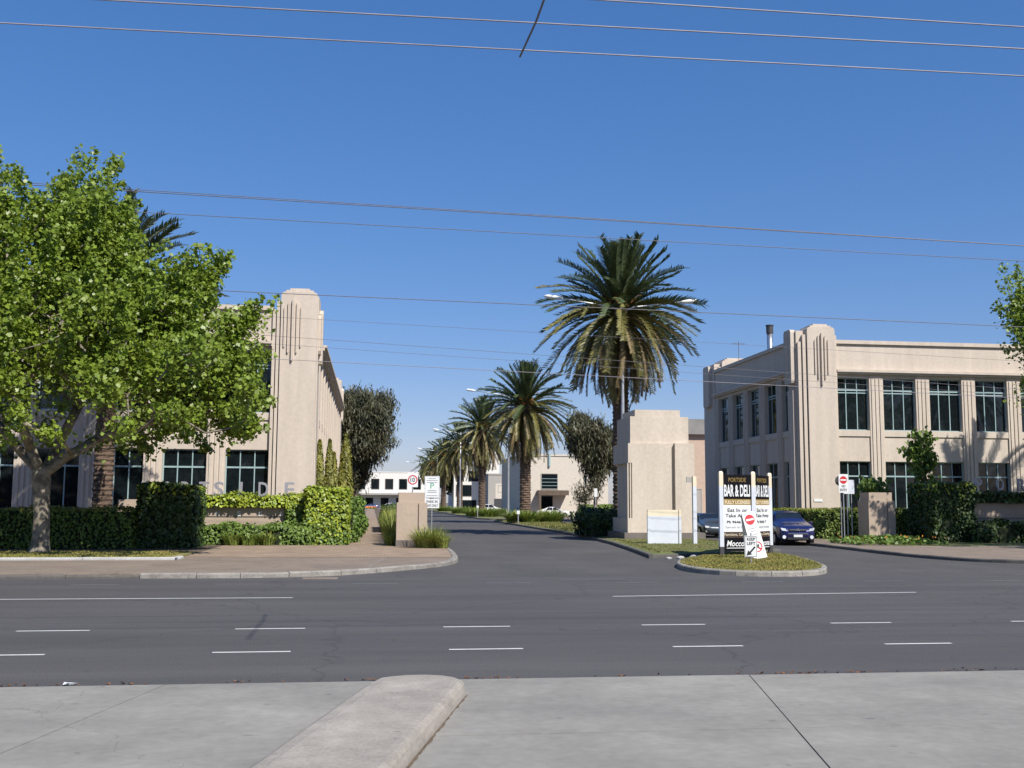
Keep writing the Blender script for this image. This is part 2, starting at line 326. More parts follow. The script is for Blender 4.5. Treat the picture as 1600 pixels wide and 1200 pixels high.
def hedge(name, label, x0, x1, y0, y1, z0, z1, size, dens, mats, faces='fblrt', lump=0.06, group=None, shape='ivy', cat='hedge', top=None, droop=0.6, soft=0.25):
    area = 2 * ((x1 - x0) + (y1 - y0)) * (z1 - z0) + (x1 - x0) * (y1 - y0)
    t = thing(name, label, cat, (0.5 * (x0 + x1), 0.5 * (y0 + y1), z0), group=group)
    c = 0.5 * (x0 + x1), 0.5 * (y0 + y1)
    ins = 0.10
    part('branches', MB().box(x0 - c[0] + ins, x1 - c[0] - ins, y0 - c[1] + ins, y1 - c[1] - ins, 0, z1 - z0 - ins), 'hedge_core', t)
    P, N = box_surface(x0, x1, y0, y1, z0, z1, int(area * dens), faces)
    P += N * (lumpy(P, 3.1, lump, x0) + rng.normal(size=len(P)) * 0.045 - 0.03)[:, None]
    P[:, 2] = np.maximum(P[:, 2], z0 + 0.02)
    Nn = N + rng.normal(size=P.shape) * 0.55 + np.array([0.1, -0.1, 0.45])
    A = rng.normal(size=P.shape) * 0.5 + np.array([0, 0, -droop])
    S = size * (0.7 + 0.6 * rng.random(len(P)))
    mi = None
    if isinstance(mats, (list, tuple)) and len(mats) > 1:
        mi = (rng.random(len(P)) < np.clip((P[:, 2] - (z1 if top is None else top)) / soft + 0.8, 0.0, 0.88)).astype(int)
    obj('foliage', leaf_mesh('foliage', P - np.array([c[0], c[1], z0]), Nn, A, S, shape, mats, mi), t)
    return t
def clump(name, label, loc, rad, height, n, mats, group=None, width=0.045, cat='plant', flowers=0, lean=1.0, sq=1.0):
    """strap-leaved tuft: every blade a bent ribbon"""
    t = thing(name, label, cat, loc, group=group); mb = MB()
    for i in range(n):
        a = random.random() * 6.283; r0 = rad * 0.55 * math.sqrt(random.random()); b = a + random.gauss(0, 0.5)
        L = height * random.uniform(0.75, 1.25); out = lean * random.uniform(0.25, 1.0)
        ww = width * random.uniform(0.7, 1.2); base = Vector((r0 * math.cos(a) * sq, r0 * math.sin(a), 0)); d = Vector((math.cos(b) * sq, math.sin(b), 0)); s = Vector((-math.sin(b), math.cos(b), 0))
        pts = [base + d * (rad * out * q * q * 0.9 + 0.03 * q) + Vector((0, 0, L * (1.25 * q - 0.62 * out * q * q))) for q in (0, 0.35, 0.7, 1.0)]
        for p in pts: p.z = max(p.z, 0.02)
        k = len(mb.v)
        for q, p in zip((1, 0.95, 0.7, 0.08), pts): mb.v += [tuple(p - s * ww * q * 0.5), tuple(p + s * ww * q * 0.5)]
        for j in range(3): mb.f.append((k + 2 * j, k + 2 * j + 1, k + 2 * j + 3, k + 2 * j + 2)); mb.m.append(0 if random.random() < 0.75 or not isinstance(mats, list) else 1)
    part('leaves', mb, mats, t)
    return t
def grass_stuff(name, label, poly, n, h, mats, z=0.13, width=0.012):
    xs = [p[0] for p in poly]; ys = [p[1] for p in poly]
    def inside(x, y):
        c = False; j = len(poly) - 1
        for i in range(len(poly)):
            if (poly[i][1] > y) != (poly[j][1] > y) and x < (poly[j][0] - poly[i][0]) * (y - poly[i][1]) / (poly[j][1] - poly[i][1]) + poly[i][0]: c = not c
            j = i
        return c
    P = []
    while len(P) < n:
        x = random.uniform(min(xs), max(xs)); y = random.uniform(min(ys), max(ys))
        if inside(x, y): P.append((x, y, z))
    P = np.array(P); S = h * (0.5 + rng.random(n)); P[:, 2] += S * 0.42
    N = np.concatenate([rng.normal(size=(n, 2)), 0.35 * rng.random((n, 1))], 1); A = np.tile((0, 0, 1.0), (n, 1)) + rng.normal(size=(n, 3)) * 0.45
    return tag(obj(name, leaf_mesh(name, P, N, A, S, 'bit', mats)), label, 'grass', None, 'stuff')

# ================================================================== THE GROUND
struct('ground', MB().face([(-900, -200, -0.06), (900, -200, -0.06), (900, 2500, -0.06), (-900, 2500, -0.06)]), 'base_ground')
struct('main_road', MB().box(-160, 160, 12.22, 28.75, -0.3, 0.0), 'road_asphalt')
struct('avenue', MB().face([(-3.2, 28.75, 0), (45, 28.75, 0), (45, 34, 0), (21.6, 47, 0), (21.6, 420, 0), (2.9, 420, 0), (2.9, 36, 0), (0.5, 31.5, 0)]).face([(-40, 300.1, 0.004), (60, 300.1, 0.004), (60, 312, 0.004), (-40, 312, 0.004)]), 'avenue_asphalt')
# foreground concrete driveway: slabs with open joints
dw = struct('driveway', MB().box(-160, 160, -60, 12.2, -0.3, -0.03), 'kerb_dark')
def jx(x12, y): return x12 + 0.215 * (y - 12.1)
cols = [-26, -20, -14, -8.3, -2.2, 0.62, 4.37, 7.85, 11.6, 16, 21, 27]; rows = [12.2, 9.32, 5.2, 0.5, -5, -11]
for i in range(len(cols) - 1):
    for j in range(len(rows) - 1):
        if j > 0 and not (3 <= i <= 7): continue
        g_ = 0.012 if i not in (3,) else 0.005; gj = 0.0028
        y1, y0 = rows[j] - (gj if j else 0), rows[j + 1] + gj
        q = [(jx(cols[i], y0) + 0.007, y0), (jx(cols[i + 1], y0) - 0.007, y0), (jx(cols[i + 1], y1) - 0.007, y1), (jx(cols[i], y1) + 0.007, y1)]
        hz = 0.02 + random.uniform(-0.003, 0.003)
        part('concrete_slab', MB().slab(q, -0.05, hz), 'concrete', dw)
# raised traffic island in the driveway
lx = lambda y: 0.09 + 0.24 * (y - 11.57); rx_ = lambda y: 0.99 + 0.24 * (y - 11.28)
def isl(d):
    L = [(lx(y) + d * (3.0 if d < 0.11 else 1.6) - 0.06, y) for y in (-8, -3, 2, 6, 9, 10.5, 11.3)]
    A = [(0.10 + d * 0.8, 11.57 - d * 0.4), (0.22 + d * .5, 11.68 - d), (0.40, 11.75 - d), (0.60, 11.76 - d), (0.80 - d * .5, 11.69 - d), (0.93 - d * .8, 11.55 - d * .6), (0.99 - d, 11.35)]
    Rr = [(rx_(y) - d, y) for y in (11.0, 10.2, 9, 6, 2, -3, -8)]
    return L + A + Rr
mb = MB(); mb.loft([[(x, y, z) for x, y in isl(d)] for d, z in ((-0.03, -0.02), (-0.015, 0.06), (0.0, 0.115), (0.022, 0.146), (0.055, 0.158), (0.11, 0.163))], cap=True)
struct('driveway_island', mb, 'island_concrete')
# dirt gathered along the foot of the island and the road edge
def dirt(pts, w0):
    L = []; Rr = []
    for k, (x, y) in enumerate(pts):
        d = w0 * random.uniform(0.25, 1.0); L.append((x, y)); Rr.append((x + d * 0.9, y - d * 0.5))
    mb = MB()
    for k in range(len(L) - 1): mb.face([(*L[k], 0.0245), (*Rr[k], 0.0245), (*Rr[k + 1], 0.0245), (*L[k + 1], 0.0245)])
    struct('dirt_line', mb, 'soil')
dirt([(rx_(y) + 0.028, y) for y in np.linspace(6.0, 11.2, 60)], 0.035)
# debris in the gutter at the road edge
n = 900; X = rng.uniform(-14, 16, n); Y = 12.30 + np.abs(rng.normal(size=n)) * 0.07
ok = (rng.random(n) < 0.25 + 0.75 * (np.sin(X * 2.1) * np.sin(X * 0.77 + 1) > 0.0)); X, Y = X[ok], Y[ok]; n = len(X)
tag(obj('leaf_litter', leaf_mesh('leaf_litter', np.stack([X, Y, np.full(n, 0.012)], 1), np.tile((0, 0, 1.0), (n, 1)) + rng.normal(size=(n, 3)) * .3, unit(n), 0.018 + 0.045 * rng.random(n), 'bit', 'litter_brown')),
    'brown leaf litter along the gutter at the driveway edge', 'litter', None, 'stuff')
mb = MB(); c = Vector((-3.2, 12.34, 0.006))
for k in range(5):
    a = [c + Vector((random.uniform(-.09, .09), random.uniform(-.04, .04), random.uniform(0, .035))) for _ in range(4)]; mb.face(a)
tag(part('paper_scrap', mb, 'paper_white', None), 'crumpled white paper scrap lying in the gutter', 'litter')

# painted lines
def dash(x0, x1, y0, y1, w_, m, z=0.004):
    struct('lane_marking', MB().face([(x0, y0 - w_ / 2, z), (x1, y1 - w_ / 2, z), (x1, y1 + w_ / 2, z), (x0, y0 + w_ / 2, z)]), m)
for k in range(-5, 10): dash(1.08 + 3.14 * k, 2.10 + 3.14 * k, 14.78, 14.78, 0.085, 'line_paint')
for k in range(-6, 12): dash(1.18 + 3.27 * k, 2.26 + 3.27 * k, 17.42, 17.42, 0.085, 'line_paint')
dash(-60, -1.6, 23.25, 22.9, 0.10, 'line_paint'); dash(5.18, 12.4, 22.75, 23.3, 0.10, 'line_paint')
for k in range(-9, 7): dash(-0.44 + 3.3 * k, 0.67 + 3.3 * k, 26.7, 26.7, 0.09, 'worn_paint')
dash(4.9, 6.6, 27.7, 27.7, 0.07, 'worn_paint')

# kerb line of the left footpath and the block behind it
def smooth_line(P, n=6):
    P = [Vector((x, y, 0)) for x, y in P]; o = []
    for i in range(len(P) - 1):
        a, b, c_, d = P[max(i - 1, 0)], P[i], P[i + 1], P[min(i + 2, len(P) - 1)]
        for k in range(n):
            t = k / n
            o.append(0.5 * ((2 * b) + (c_ - a) * t + (2 * a - 5 * b + 4 * c_ - d) * t * t + (-a + 3 * b - 3 * c_ + d) * t ** 3))
    o.append(P[-1]); return [(p.x, p.y) for p in o]
def kerb(name, line, width, h, matname, lens=(1.1, 1.7), maxn=60, z0=-0.05, batter=0.03):
    """row of kerb stones along a polyline; the ground they hold back lies on the left of the line"""
    k = struct(name, MB().slab([(line[0][0], line[0][1]), (line[1][0], line[1][1]), (line[1][0] + 0.01, line[1][1] + 0.01)], -0.30, -0.25), matname)
    P = [Vector((x, y, 0)) for x, y in line]; acc = [0.0]
    for i in range(len(P) - 1): acc.append(acc[-1] + (P[i + 1] - P[i]).length)
    def at(s):
        s = max(0, min(s, acc[-1] - 1e-6)); i = max(j for j in range(len(acc)) if acc[j] <= s); i = min(i, len(P) - 2)
        d = (P[i + 1] - P[i]).normalized(); return P[i] + d * (s - acc[i]), d
    s = 0.0; c_ = 0
    while s < acc[-1] - 0.05 and c_ < maxn:
        L = random.uniform(*lens)
        if c_ == maxn - 1: L = acc[-1] - s
        e = min(s + L, acc[-1]); n_ = max(2, int((e - s) / 0.5) + 1 if e - s < 30 else int((e - s) / 6)); hh = h + random.uniform(-0.008, 0.008)
        loops = []
        for q in range(n_ + 1):
            p, d = at(s + 0.008 + (e - s - 0.016) * q / n_); nn = Vector((-d.y, d.x, 0))
            loops.append([p + Vector((0, 0, z0)), p + nn * batter * 0.3 + Vector((0, 0, hh - 0.035)), p + nn * batter + Vector((0, 0, hh - 0.008)), p + nn * (batter + 0.02) + Vector((0, 0, hh)), p + nn * width + Vector((0, 0, hh)), p + nn * width + Vector((0, 0, z0))])
        part('kerb_stone', MB().loft(loops), matname, k); s = e; c_ += 1
    return k
corner = smooth_line([(-2.6, 28.85), (-0.9, 29.6), (0.6, 31.2), (2.0, 33.2), (2.75, 35.2), (3.05, 38), (3.2, 42)])
kl = [(-40, 28.75), (-5.9, 28.78)]
kerb('kerb', kl, 0.16, 0.09, 'kerb_dark', (2.0, 3.2))
kerb('kerb', [(-5.9, 28.8), (-2.6, 28.85)] + corner[1:], 0.2, 0.135, 'kerb_concrete')
kerb('kerb', [(3.2, 42), (3.35, 55), (3.4, 300)], 0.16, 0.13, 'kerb_concrete', (1.5, 2.4), 30)
outline = [(-160, 28.93), (-5.9, 28.95), (-2.7, 29.04)] + [(x - 0.12, y + 0.14) for x, y in corner[2:]] + [(3.2, 55), (3.22, 300), (-160, 300)]
struct('footpath', MB().slab(outline, -0.1, 0.115), 'old_path')
struct('brick_path', MB().face([(-6.2, 37.2, 0.121), (2.7, 36.9, 0.121), (2.95, 40, 0.121), (3.1, 46.2, 0.121), (0.5, 46.2, 0.121), (0.55, 290, 0.121), (-0.95, 290, 0.121), (-0.95, 46.9, 0.121), (-6.2, 46.9, 0.121)]), 'brick_paving')
struct('garden_soil', MB().slab([(-160, 40.2), (-6.25, 40.2), (-6.25, 46.95), (-1.0, 46.95), (-1.0, 58.4), (-160, 58.4)], 0.0, 0.125), 'soil')
struct('planting_strip', MB().slab([(0.6, 46.3), (3.15, 46.3), (3.2, 300), (0.6, 300)], 0.0, 0.126), 'soil')
verge = [(-60, 35.6), (-6.6, 35.6), (-6.3, 35.9), (-6.3, 40.15), (-60, 40.15)]
struct('verge', MB().slab(verge, 0.0, 0.17), 'dry_grass_ground')
kerb('verge_kerb', smooth_line([(-44, 35.42), (-20, 35.42), (-7.0, 35.42), (-6.4, 35.5), (-6.15, 35.85), (-6.12, 36.6)], 4), 0.17, 0.20, 'kerb_pale', (2.2, 3.4))
struct('path_joint', MB().face([(-3.3, 29.1, 0.1195), (-3.26, 29.1, 0.1195), (-1.9, 36.8, 0.1195), (-1.94, 36.8, 0.1195)]).face([(-0.1, 31.2, 0.1195), (-0.06, 31.2, 0.1195), (0.5, 36.8, 0.1195), (0.46, 36.8, 0.1195)]), 'kerb_concrete')
struct('gutter_drain', MB().box(-1.75, -0.85, 28.25, 28.80, -0.05, 0.012), 'old_path')

# right-hand block
rk = smooth_line([(21.3, 300), (21.2, 80), (21.05, 60), (20.95, 48), (20.55, 42), (20.5, 38), (21.3, 35.2), (23.6, 33.4), (28, 32.7), (36, 32.4), (90, 32.2)], 4)
kerb('kerb', rk[::-1], 0.16, 0.13, 'kerb_dark', (1.2, 1.9), 70) if False else None
rl = [p for p in rk]
kerb('kerb', rl[6:], 0.16, 0.13, 'kerb_dark', (1.3, 2.0), 70)
struct('side_footpath', MB().slab([(x + 0.14, y + 0.02) for x, y in rk] + [(160, 32.3), (160, 300)], -0.1, 0.112), 'old_path')
struct('side_lawn', MB().slab([(24.2, 46.5), (160, 46.5), (160, 64.9), (24.2, 64.9)], 0.0, 0.118), 'lawn_ground')
# medians with kerbs
def median(outline, label, npieces=40, lens=(1.5, 2.5)):
    kerb('median_kerb', outline + [outline[0]], 0.16, 0.14, 'kerb_dark', lens, npieces)
    cx = sum(p[0] for p in outline) / len(outline); cy = sum(p[1] for p in outline) / len(outline)
    def ins(p, d):
        v = Vector((p[0] - cx, p[1] - cy)); return (p[0] - math.copysign(min(d, abs(v.x) * .5), v.x), p[1] - math.copysign(min(d, abs(v.y) * .5), v.y))
    a = [ins(p, 0.12) for p in outline]; b = [ins(p, 0.9) for p in outline]
    mb = MB(); mb.loft([[(x, y, 0.0) for x, y in a], [(x, y, 0.13) for x, y in a], [(x, y, 0.20) for x, y in b]])
    return struct('median', mb, 'lawn_ground')
mA = [(10.05, 38.2), (13.3, 39.9), (15.6, 41.0), (16.8, 42.5), (17.2, 46), (17.3, 60), (17.3, 85), (17.2, 110), (15.5, 113), (13.5, 113), (12.5, 110), (12.4, 80), (12.2, 62), (11.7, 53), (11.0, 46)]
median(mA, 'a', 60)
median([(12.6, 126), (13.6, 123), (15.6, 123), (17.0, 126), (17.0, 183), (15.5, 186), (13.6, 186), (12.6, 183)], 'b', 24, (4, 7))
median([(12.6, 199), (13.6, 196), (15.6, 196), (17.0, 199), (17.0, 280), (15.5, 283), (13.6, 283), (12.6, 280)], 'c', 12, (9, 14))
# the small island with the signs
iso = smooth_line([(9.45, 32.6), (9.25, 30.6), (9.9, 29.0), (11.4, 28.5), (12.6, 29.1), (13.5, 30.6), (14.3, 33.0), (15.3, 37.6), (15.25, 39.4), (14.3, 40.0), (12.3, 38.2), (10.3, 35.0), (9.45, 32.6)], 4)[:-1]
kerb('island_kerb', iso + [iso[0]], 0.28, 0.15, 'kerb_concrete', (0.9, 1.5), 40)
struct('sign_island', MB().slab([(11.9 + (x - 11.9) * 0.965, 33.5 + (y - 33.5) * 0.975) for x, y in iso], 0.0, 0.145), 'dry_grass_ground')
# white stones along the front of the median
me_ = struct('median_edging', MB().slab([(10.5, 37.75), (15.1, 40.05), (15.1, 40.0), (10.5, 37.7)], -0.2, 0.02), 'kerb_dark')
for k in range(9):
    x = 10.7 + k * 0.52 + random.uniform(-.1, .1); y = 38.45 + (x - 10.7) * 0.5 + 0.0
    s = random.uniform(0.07, 0.13); mb = MB()
    mb.loft([[(s * r * math.cos(a) * 1.4, s * r * math.sin(a), s * z) for a in [i * 1.0472 + k for i in range(6)]] for r, z in ((0.9, 0), (1.05, 0.45), (0.75, 0.85), (0.2, 1.0))])
    part('edging_stone', mb, 'kerb_pale', me_, (x, y - 0.75, 0.0))

# ================================================================== BUILDINGS
def frame(O, U, N):
    return lambda u, v, z: (O[0] + U[0] * u + N[0] * v, O[1] + U[1] * u + N[1] * v, z)
def fbox(mb, F, u0, u1, v0, v1, z0, z1, mi=0):
    return mb.hexa([F(u0, v0, z0), F(u1, v0, z0), F(u1, v1, z0), F(u0, v1, z0), F(u0, v0, z1), F(u1, v0, z1), F(u1, v1, z1), F(u0, v1, z1)], mi)
_wm = {}
def window_meshes(W, H, kind):
    key = (round(W, 2), round(H, 2), kind)
    if key in _wm: return _wm[key]
    fr = MB(); t = 0.055; zb = H - (0.95 if kind == 'low' else 0.78)     # transom height
    xs = [-W / 2, -W / 6, W / 6, W / 2]
    for z0, z1 in ((0, 0.06), (H - 0.06, H)): fr.box(-W / 2, W / 2, -0.03, 0.05, z0, z1)
    for x in (-W / 2 + 0.0275, W / 2 - 0.0275): fr.box(x - 0.0275, x + 0.0275, -0.028, 0.048, 0.06, H - 0.06)
    for x in xs[1:3]: fr.box(x - t / 2, x + t / 2, -0.045, 0.045, 0.06, H - 0.06)
    fr.box(-W / 2 + 0.055, W / 2 - 0.055, -0.037, 0.04, zb - 0.045, zb + 0.045)
    if kind == 'up': fr.box(-W / 2 + 0.055, W / 2 - 0.055, -0.037, 0.04, zb - 0.21, zb - 0.145)
    panes = []
    for i in range(3):
        a = xs[i] + 0.03; b = xs[i + 1] - 0.03
        for z0, z1 in ((0.06, zb - 0.045), (zb + 0.045, H - 0.06)): panes.append((0.5 * (a + b), 0.5 * (z0 + z1), b - a, z1 - z0))
    pm = {}
    for p in panes:
        k = (round(p[2], 3), round(p[3], 3))
        if k not in pm: pm[k] = MB().box(-p[2] / 2, p[2] / 2, 0.0, 0.02, -p[3] / 2, p[3] / 2).mesh('pane', 'glass')
    r = (fr.mesh('window', 'window_frame'), [(p, pm[(round(p[2], 3), round(p[3], 3))]) for p in panes]); _wm[key] = r
    return r
def add_window(parent, F, uc, z0, W, H, kind, rz, v=-0.30, detail=True):
    wm, panes = window_meshes(W, H, kind); o = obj('window', wm, parent, F(uc, v, z0), rz)
    if detail:
        for p, me in panes:
            q = obj('pane', me, o, (p[0], 0.005, p[1])); q.rotation_euler = (random.gauss(0, 0.009), 0, random.gauss(0, 0.012))
    else:
        W_, H_ = W - 0.1, H - 0.1; part('pane', MB().box(-W_ / 2, W_ / 2, 0.0, 0.02, 0.05, H - 0.05), 'glass', o)
def facade(b, O, U, N, rz, bays, u0, u1, parapet=True, detail=True, far=None):
    """bays: window (start, width); wall runs u0..u1"""
    F = frame(O, U, N); wall = MB(); prev = u0; edges = []
    for s, W in bays:
        edges.append((prev, s)); prev = s + W
        for z0, z1 in ((0.0, 0.82), (4.75, 6.36), (10.15, 10.36)): part('spandrel', fbox(MB(), F, s, s + W, -0.5, -0.10 if z1 < 10 else -0.05, z0, z1), 'render_beige', b)
        for z0, z1 in ((0.82, 1.0), (6.36, 6.75)): part('sill', fbox(MB(), F, s + 0.002, s + W - 0.002, -0.5, -0.025, z0, z1), 'render_beige', b)
        add_window(b, F, s + W / 2, 1.0, W, 3.75, 'low', rz, detail=detail); add_window(b, F, s + W / 2, 6.75, W, 3.40, 'up', rz, detail=detail)
    edges.append((prev, u1))
    for i, (a, c) in enumerate(edges):
        if c - a < 0.02: continue
        p = MB(); fbox(p, F, a, c, -0.5, 0.0, 0, 10.36)
        wd = c - a
        if 0.5 < wd < 1.6:
            for k in range(3):
                m_ = a + wd * (0.22 + 0.28 * k); fbox(p, F, m_ - 0.075, m_ + 0.075, 0.0, 0.055, 0.35, 10.1)
        part('pier', p, 'render_beige', b)
    fbox(wall, F, u0, u1, -0.5, -0.02, 10.36, 12.36 if parapet else 10.75)
    part('wall', wall, 'render_beige', b)
    co = MB(); fbox(co, F, u0, u1, -0.02, 0.20, 10.38, 10.50); fbox(co, F, u0, u1, -0.02, 0.30, 10.50, 10.66)
    if not parapet: fbox(co, F, u0, u1, -0.02, 0.42, 10.66, 10.80)
    part('cornice', co, 'render_beige', b)
    if parapet:
        cp = MB(); fbox(cp, F, u0, u1, -0.6, 0.12, 12.36, 12.60); part('coping', cp, 'render_beige', b)
def pylon(b, O, U, N, f0, a, c, f1, top=13.37, ribs=True, depth=1.6, rc=None):
    """corner tower: face slab a..c, stepped flutes f0..a and c..f1"""
    F = frame(O, U, N); p = MB(); v1 = 0.36
    def rounded(u0, u1, z0, z1, vb, vf, r=0.22, foot=False):
        pr = [(u0, z0), (u1, z0), (u1, z1 - r), (u1 - r * 0.12, z1 - r * 0.5), (u1 - r * 0.45, z1 - r * 0.12), (u1 - r, z1), (u0 + r, z1), (u0 + r * 0.45, z1 - r * 0.12), (u0 + r * 0.12, z1 - r * 0.5), (u0, z1 - r)]
        if foot: pr = [(u0, z0 + r), (u0 + r * .3, z0 + r * .3), (u0 + r, z0), (u1 - r, z0), (u1 - r * .3, z0 + r * .3), (u1, z0 + r)] + pr[2:]
        p.prism([F(u, vb, z) for u, z in pr], [F(u, vf, z) for u, z in pr])
    rounded(a, c, 0, top, -depth, v1)
    fbox(p, F, a + 0.24, c - 0.24, -depth + 0.3, v1 - 0.05, top, top + 0.10); fbox(p, F, a + 0.45, c - 0.45, -depth + 0.5, v1 - 0.12, top + 0.10, top + 0.21)
    for e0, e1, s in ((a, f0, -1), (c, f1, 1)):
        wd = abs(e1 - e0)
        if wd < 0.05: continue
        k = 2 if wd > 0.3 else 1; st = wd / k
        for q in range(k):
            x0 = e0 + s * st * q; x1 = e0 + s * st * (q + 1); lo, hi = min(x0, x1), max(x0, x1)
            fbox(p, F, lo + (0.0 if s > 0 else 0.001), hi - 0.001, -0.7, -0.03 - 0.0 * q, 0, 12.2)            # groove floor
            g = st * 0.22; lo2, hi2 = (lo + g, hi) if s > 0 else (lo, hi - g)
            rounded(lo2, hi2, 0, top - 0.5 - 0.45 * q, -0.7, 0.24 - 0.11 * q, 0.06)
    part('pylon', p, 'render_beige', b)
    if ribs:
        cc = 0.5 * (a + c) if rc is None else rc
        for off, zt, zb_, wd, pv in ((-0.44, 12.53, 10.3, 0.085, 0.09), (-0.23, 12.78, 9.98, 0.10, 0.11), (0, 12.97, 9.55, 0.125, 0.15), (0.23, 12.78, 9.98, 0.10, 0.11), (0.44, 12.53, 10.3, 0.085, 0.09)):
            r = MB(); P0 = []; P1 = []
            for (du, z) in ((-wd / 2, zb_ + .06), (-wd / 4, zb_), (wd / 4, zb_), (wd / 2, zb_ + .06), (wd / 2, zt - .1), (wd / 4, zt), (-wd / 4, zt), (-wd / 2, zt - .1)):
                P0.append(F(cc + off + du, v1 + 0.002, z)); P1.append(F(cc + off + du * 0.75, v1 + pv, z))
            r.prism(P0, P1); part('rib', r, 'render_beige', b)
    return F
# ---- left building
LB = thing('office_building', 'beige two-storey art deco office building behind the plane tree and the ivy sign wall', 'building', (-3.12, 58.5, 0))
bays = [(2.43 + 3.26 * i, 2.29) for i in range(13)]
facade(LB, (0, 0), (-1, 0), (0, -1), 0, bays, 2.43, 45.2, detail=True)
pylon(LB, (0, 0), (-1, 0), (0, -1), 0.03, 0.03, 1.98, 2.43, rc=1.34)
sb = [(3.1 + 3.3 * i, 2.3) for i in range(12)]
facade(LB, (0, 0), (0, 1), (1, 0), R(90), sb, 2.0, 42.4, parapet=False, detail=False)
def side_bulge(b, F, u0, u1, z0, z1, pv, r=0.25):
    p = MB(); pr = [(u0, z0 + r), (u0 + r * .3, z0 + r * .3), (u0 + r, z0), (u1 - r, z0), (u1 - r * .3, z0 + r * .3), (u1, z0 + r), (u1, z1 - r), (u1 - r * .3, z1 - r * .3), (u1 - r, z1), (u0 + r, z1), (u0 + r * .3, z1 - r * .3), (u0, z1 - r)]
    p.prism([F(u, 0.0, z) for u, z in pr], [F(u, pv, z) for u, z in pr]); part('rib', p, 'render_beige', b)
F = frame((0, 0), (0, 1), (1, 0))
p = MB(); fbox(p, F, 0.02, 2.0, -0.46, 0.02, 0, 13.2); part('pylon', p, 'render_beige', LB)
side_bulge(LB, F, 0.35, 0.75, 10.0, 12.3, 0.16); side_bulge(LB, F, 0.8, 1.25, 9.5, 12.62, 0.24); side_bulge(LB, F, 1.3, 1.7, 10.0, 12.3, 0.16)
p = MB(); fbox(p, F, 42.4, 44.9, -1.9, 0.05, 0, 13.4); fbox(p, F, 42.7, 44.6, -1.6, -0.25, 13.4, 13.65); part('pylon', p, 'render_beige', LB)
side_bulge(LB, F, 43.2, 44.1, 9.5, 12.7, 0.24)
part('roof', MB().box(-45, -0.8, 0.8, 43.5, 10.0, 10.3).box(-45.1, -0.62, 44.6, 44.9, 0, 10.6).box(-45.4, -45.2, 0, 44.9, 0, 12.0), 'roof_sheet', LB)
# ---- right building
RB = thing('office_building', 'beige two-storey art deco office building behind the blue car and the long clipped hedge', 'building', (27.0, 65, 0))
facade(RB, (0, 0), (1, 0), (0, -1), 0, [(2.62 + 3.2 * i, 2.25) for i in range(9)], 2.6, 33)
pylon(RB, (0, 0), (1, 0), (0, -1), 0.03, 0.58, 2.45, 2.6)
facade(RB, (0, 0), (0, 1), (-1, 0), R(-90), [(1.42, 1.3)] + [(3.62 + 3.3 * i, 2.28) for i in range(4)], 1.4, 16.6)
F = frame((0, 0), (0, 1), (-1, 0))
p = MB(); fbox(p, F, 0.02, 1.4, -0.46, 0.03, 0, 13.15); fbox(p, F, 0.25, 1.15, -0.46, 0.22, 0, 9.3); part('pylon', p, 'render_beige', RB)
side_bulge(RB, F, 0.15, 1.32, 9.7, 13.25, 0.34, 0.2); side_bulge(RB, F, 0.55, 0.75, 10.2, 12.8, 0.42, 0.08)
pylon(RB, (0, 16.6), (1, 0), (0, -1), 0.03, 0.5, 3.2, 3.3, ribs=False, depth=2.6)
p = MB(); fbox(p, F, 16.6, 19.3, -0.5, 0.05, 0, 13.1); part('pylon', p, 'render_beige', RB)
side_bulge(RB, F, 17.2, 18.6, 9.7, 13.0, 0.34, 0.2)
part('roof', MB().box(0.7, 33, 0.8, 19, 11.4, 11.7).box(0.6, 33, 19.0, 19.3, 0, 12.3).box(32.8, 33.1, 0.6, 19.0, 0, 12.3), 'roof_sheet', RB)
F = frame((0, 0), (1, 0), (0, -1))
ch = thing('roof_flue', 'galvanised metal flue with a dark cowl on the flat roof', 'flue', (29.1, 75, 11.7))
part('pipe', MB().tube([(0, 0, 0), (0, 0, 2.9)], 0.22, 14), 'steel', ch, smooth=True)
part('cowl', MB().tube([(0, 0, 2.9), (0, 0, 3.45)], 0.26, 14).tube([(0, 0, 3.45), (0, 0, 3.52)], 0.30, 14), 'far_dark', ch)
part('flue_band', MB().tube([(0, 0, 1.4), (0, 0, 1.5)], 0.235, 14), 'galvanised', ch)
an = thing('roof_antenna', 'thin television antenna standing on the flat roof', 'antenna', (27.75, 78, 11.7))
part('mast', MB().tube([(0, 0, 0), (0, 0, 2.7)], 0.025, 6), 'wire_grey', an)
part('boom', MB().box(-0.55, 0.55, -0.015, 0.015, 2.5, 2.53), 'wire_grey', an)
for k in range(5): part('element', MB().box(-0.5 + 0.22 * k, -0.48 + 0.22 * k, -0.3 + .03 * k, 0.3 - .03 * k, 2.53, 2.55), 'wire_grey', an)
wl = tag(part('wall_plaque', MB().box(29.78, 30.4, 64.50, 64.56, 1.95, 2.12), 'sign_white', None), 'small white plaque low on the corner tower above the hedge', 'plaque') if False else None
t = thing('wall_plaque', 'small white plaque low on the beige corner tower above the hedge', 'plaque', (27.75, 64.62, 2.15))
part('plate', MB().box(0, 0.55, -0.02, 0.02, 0, 0.16), 'sign_white', t)

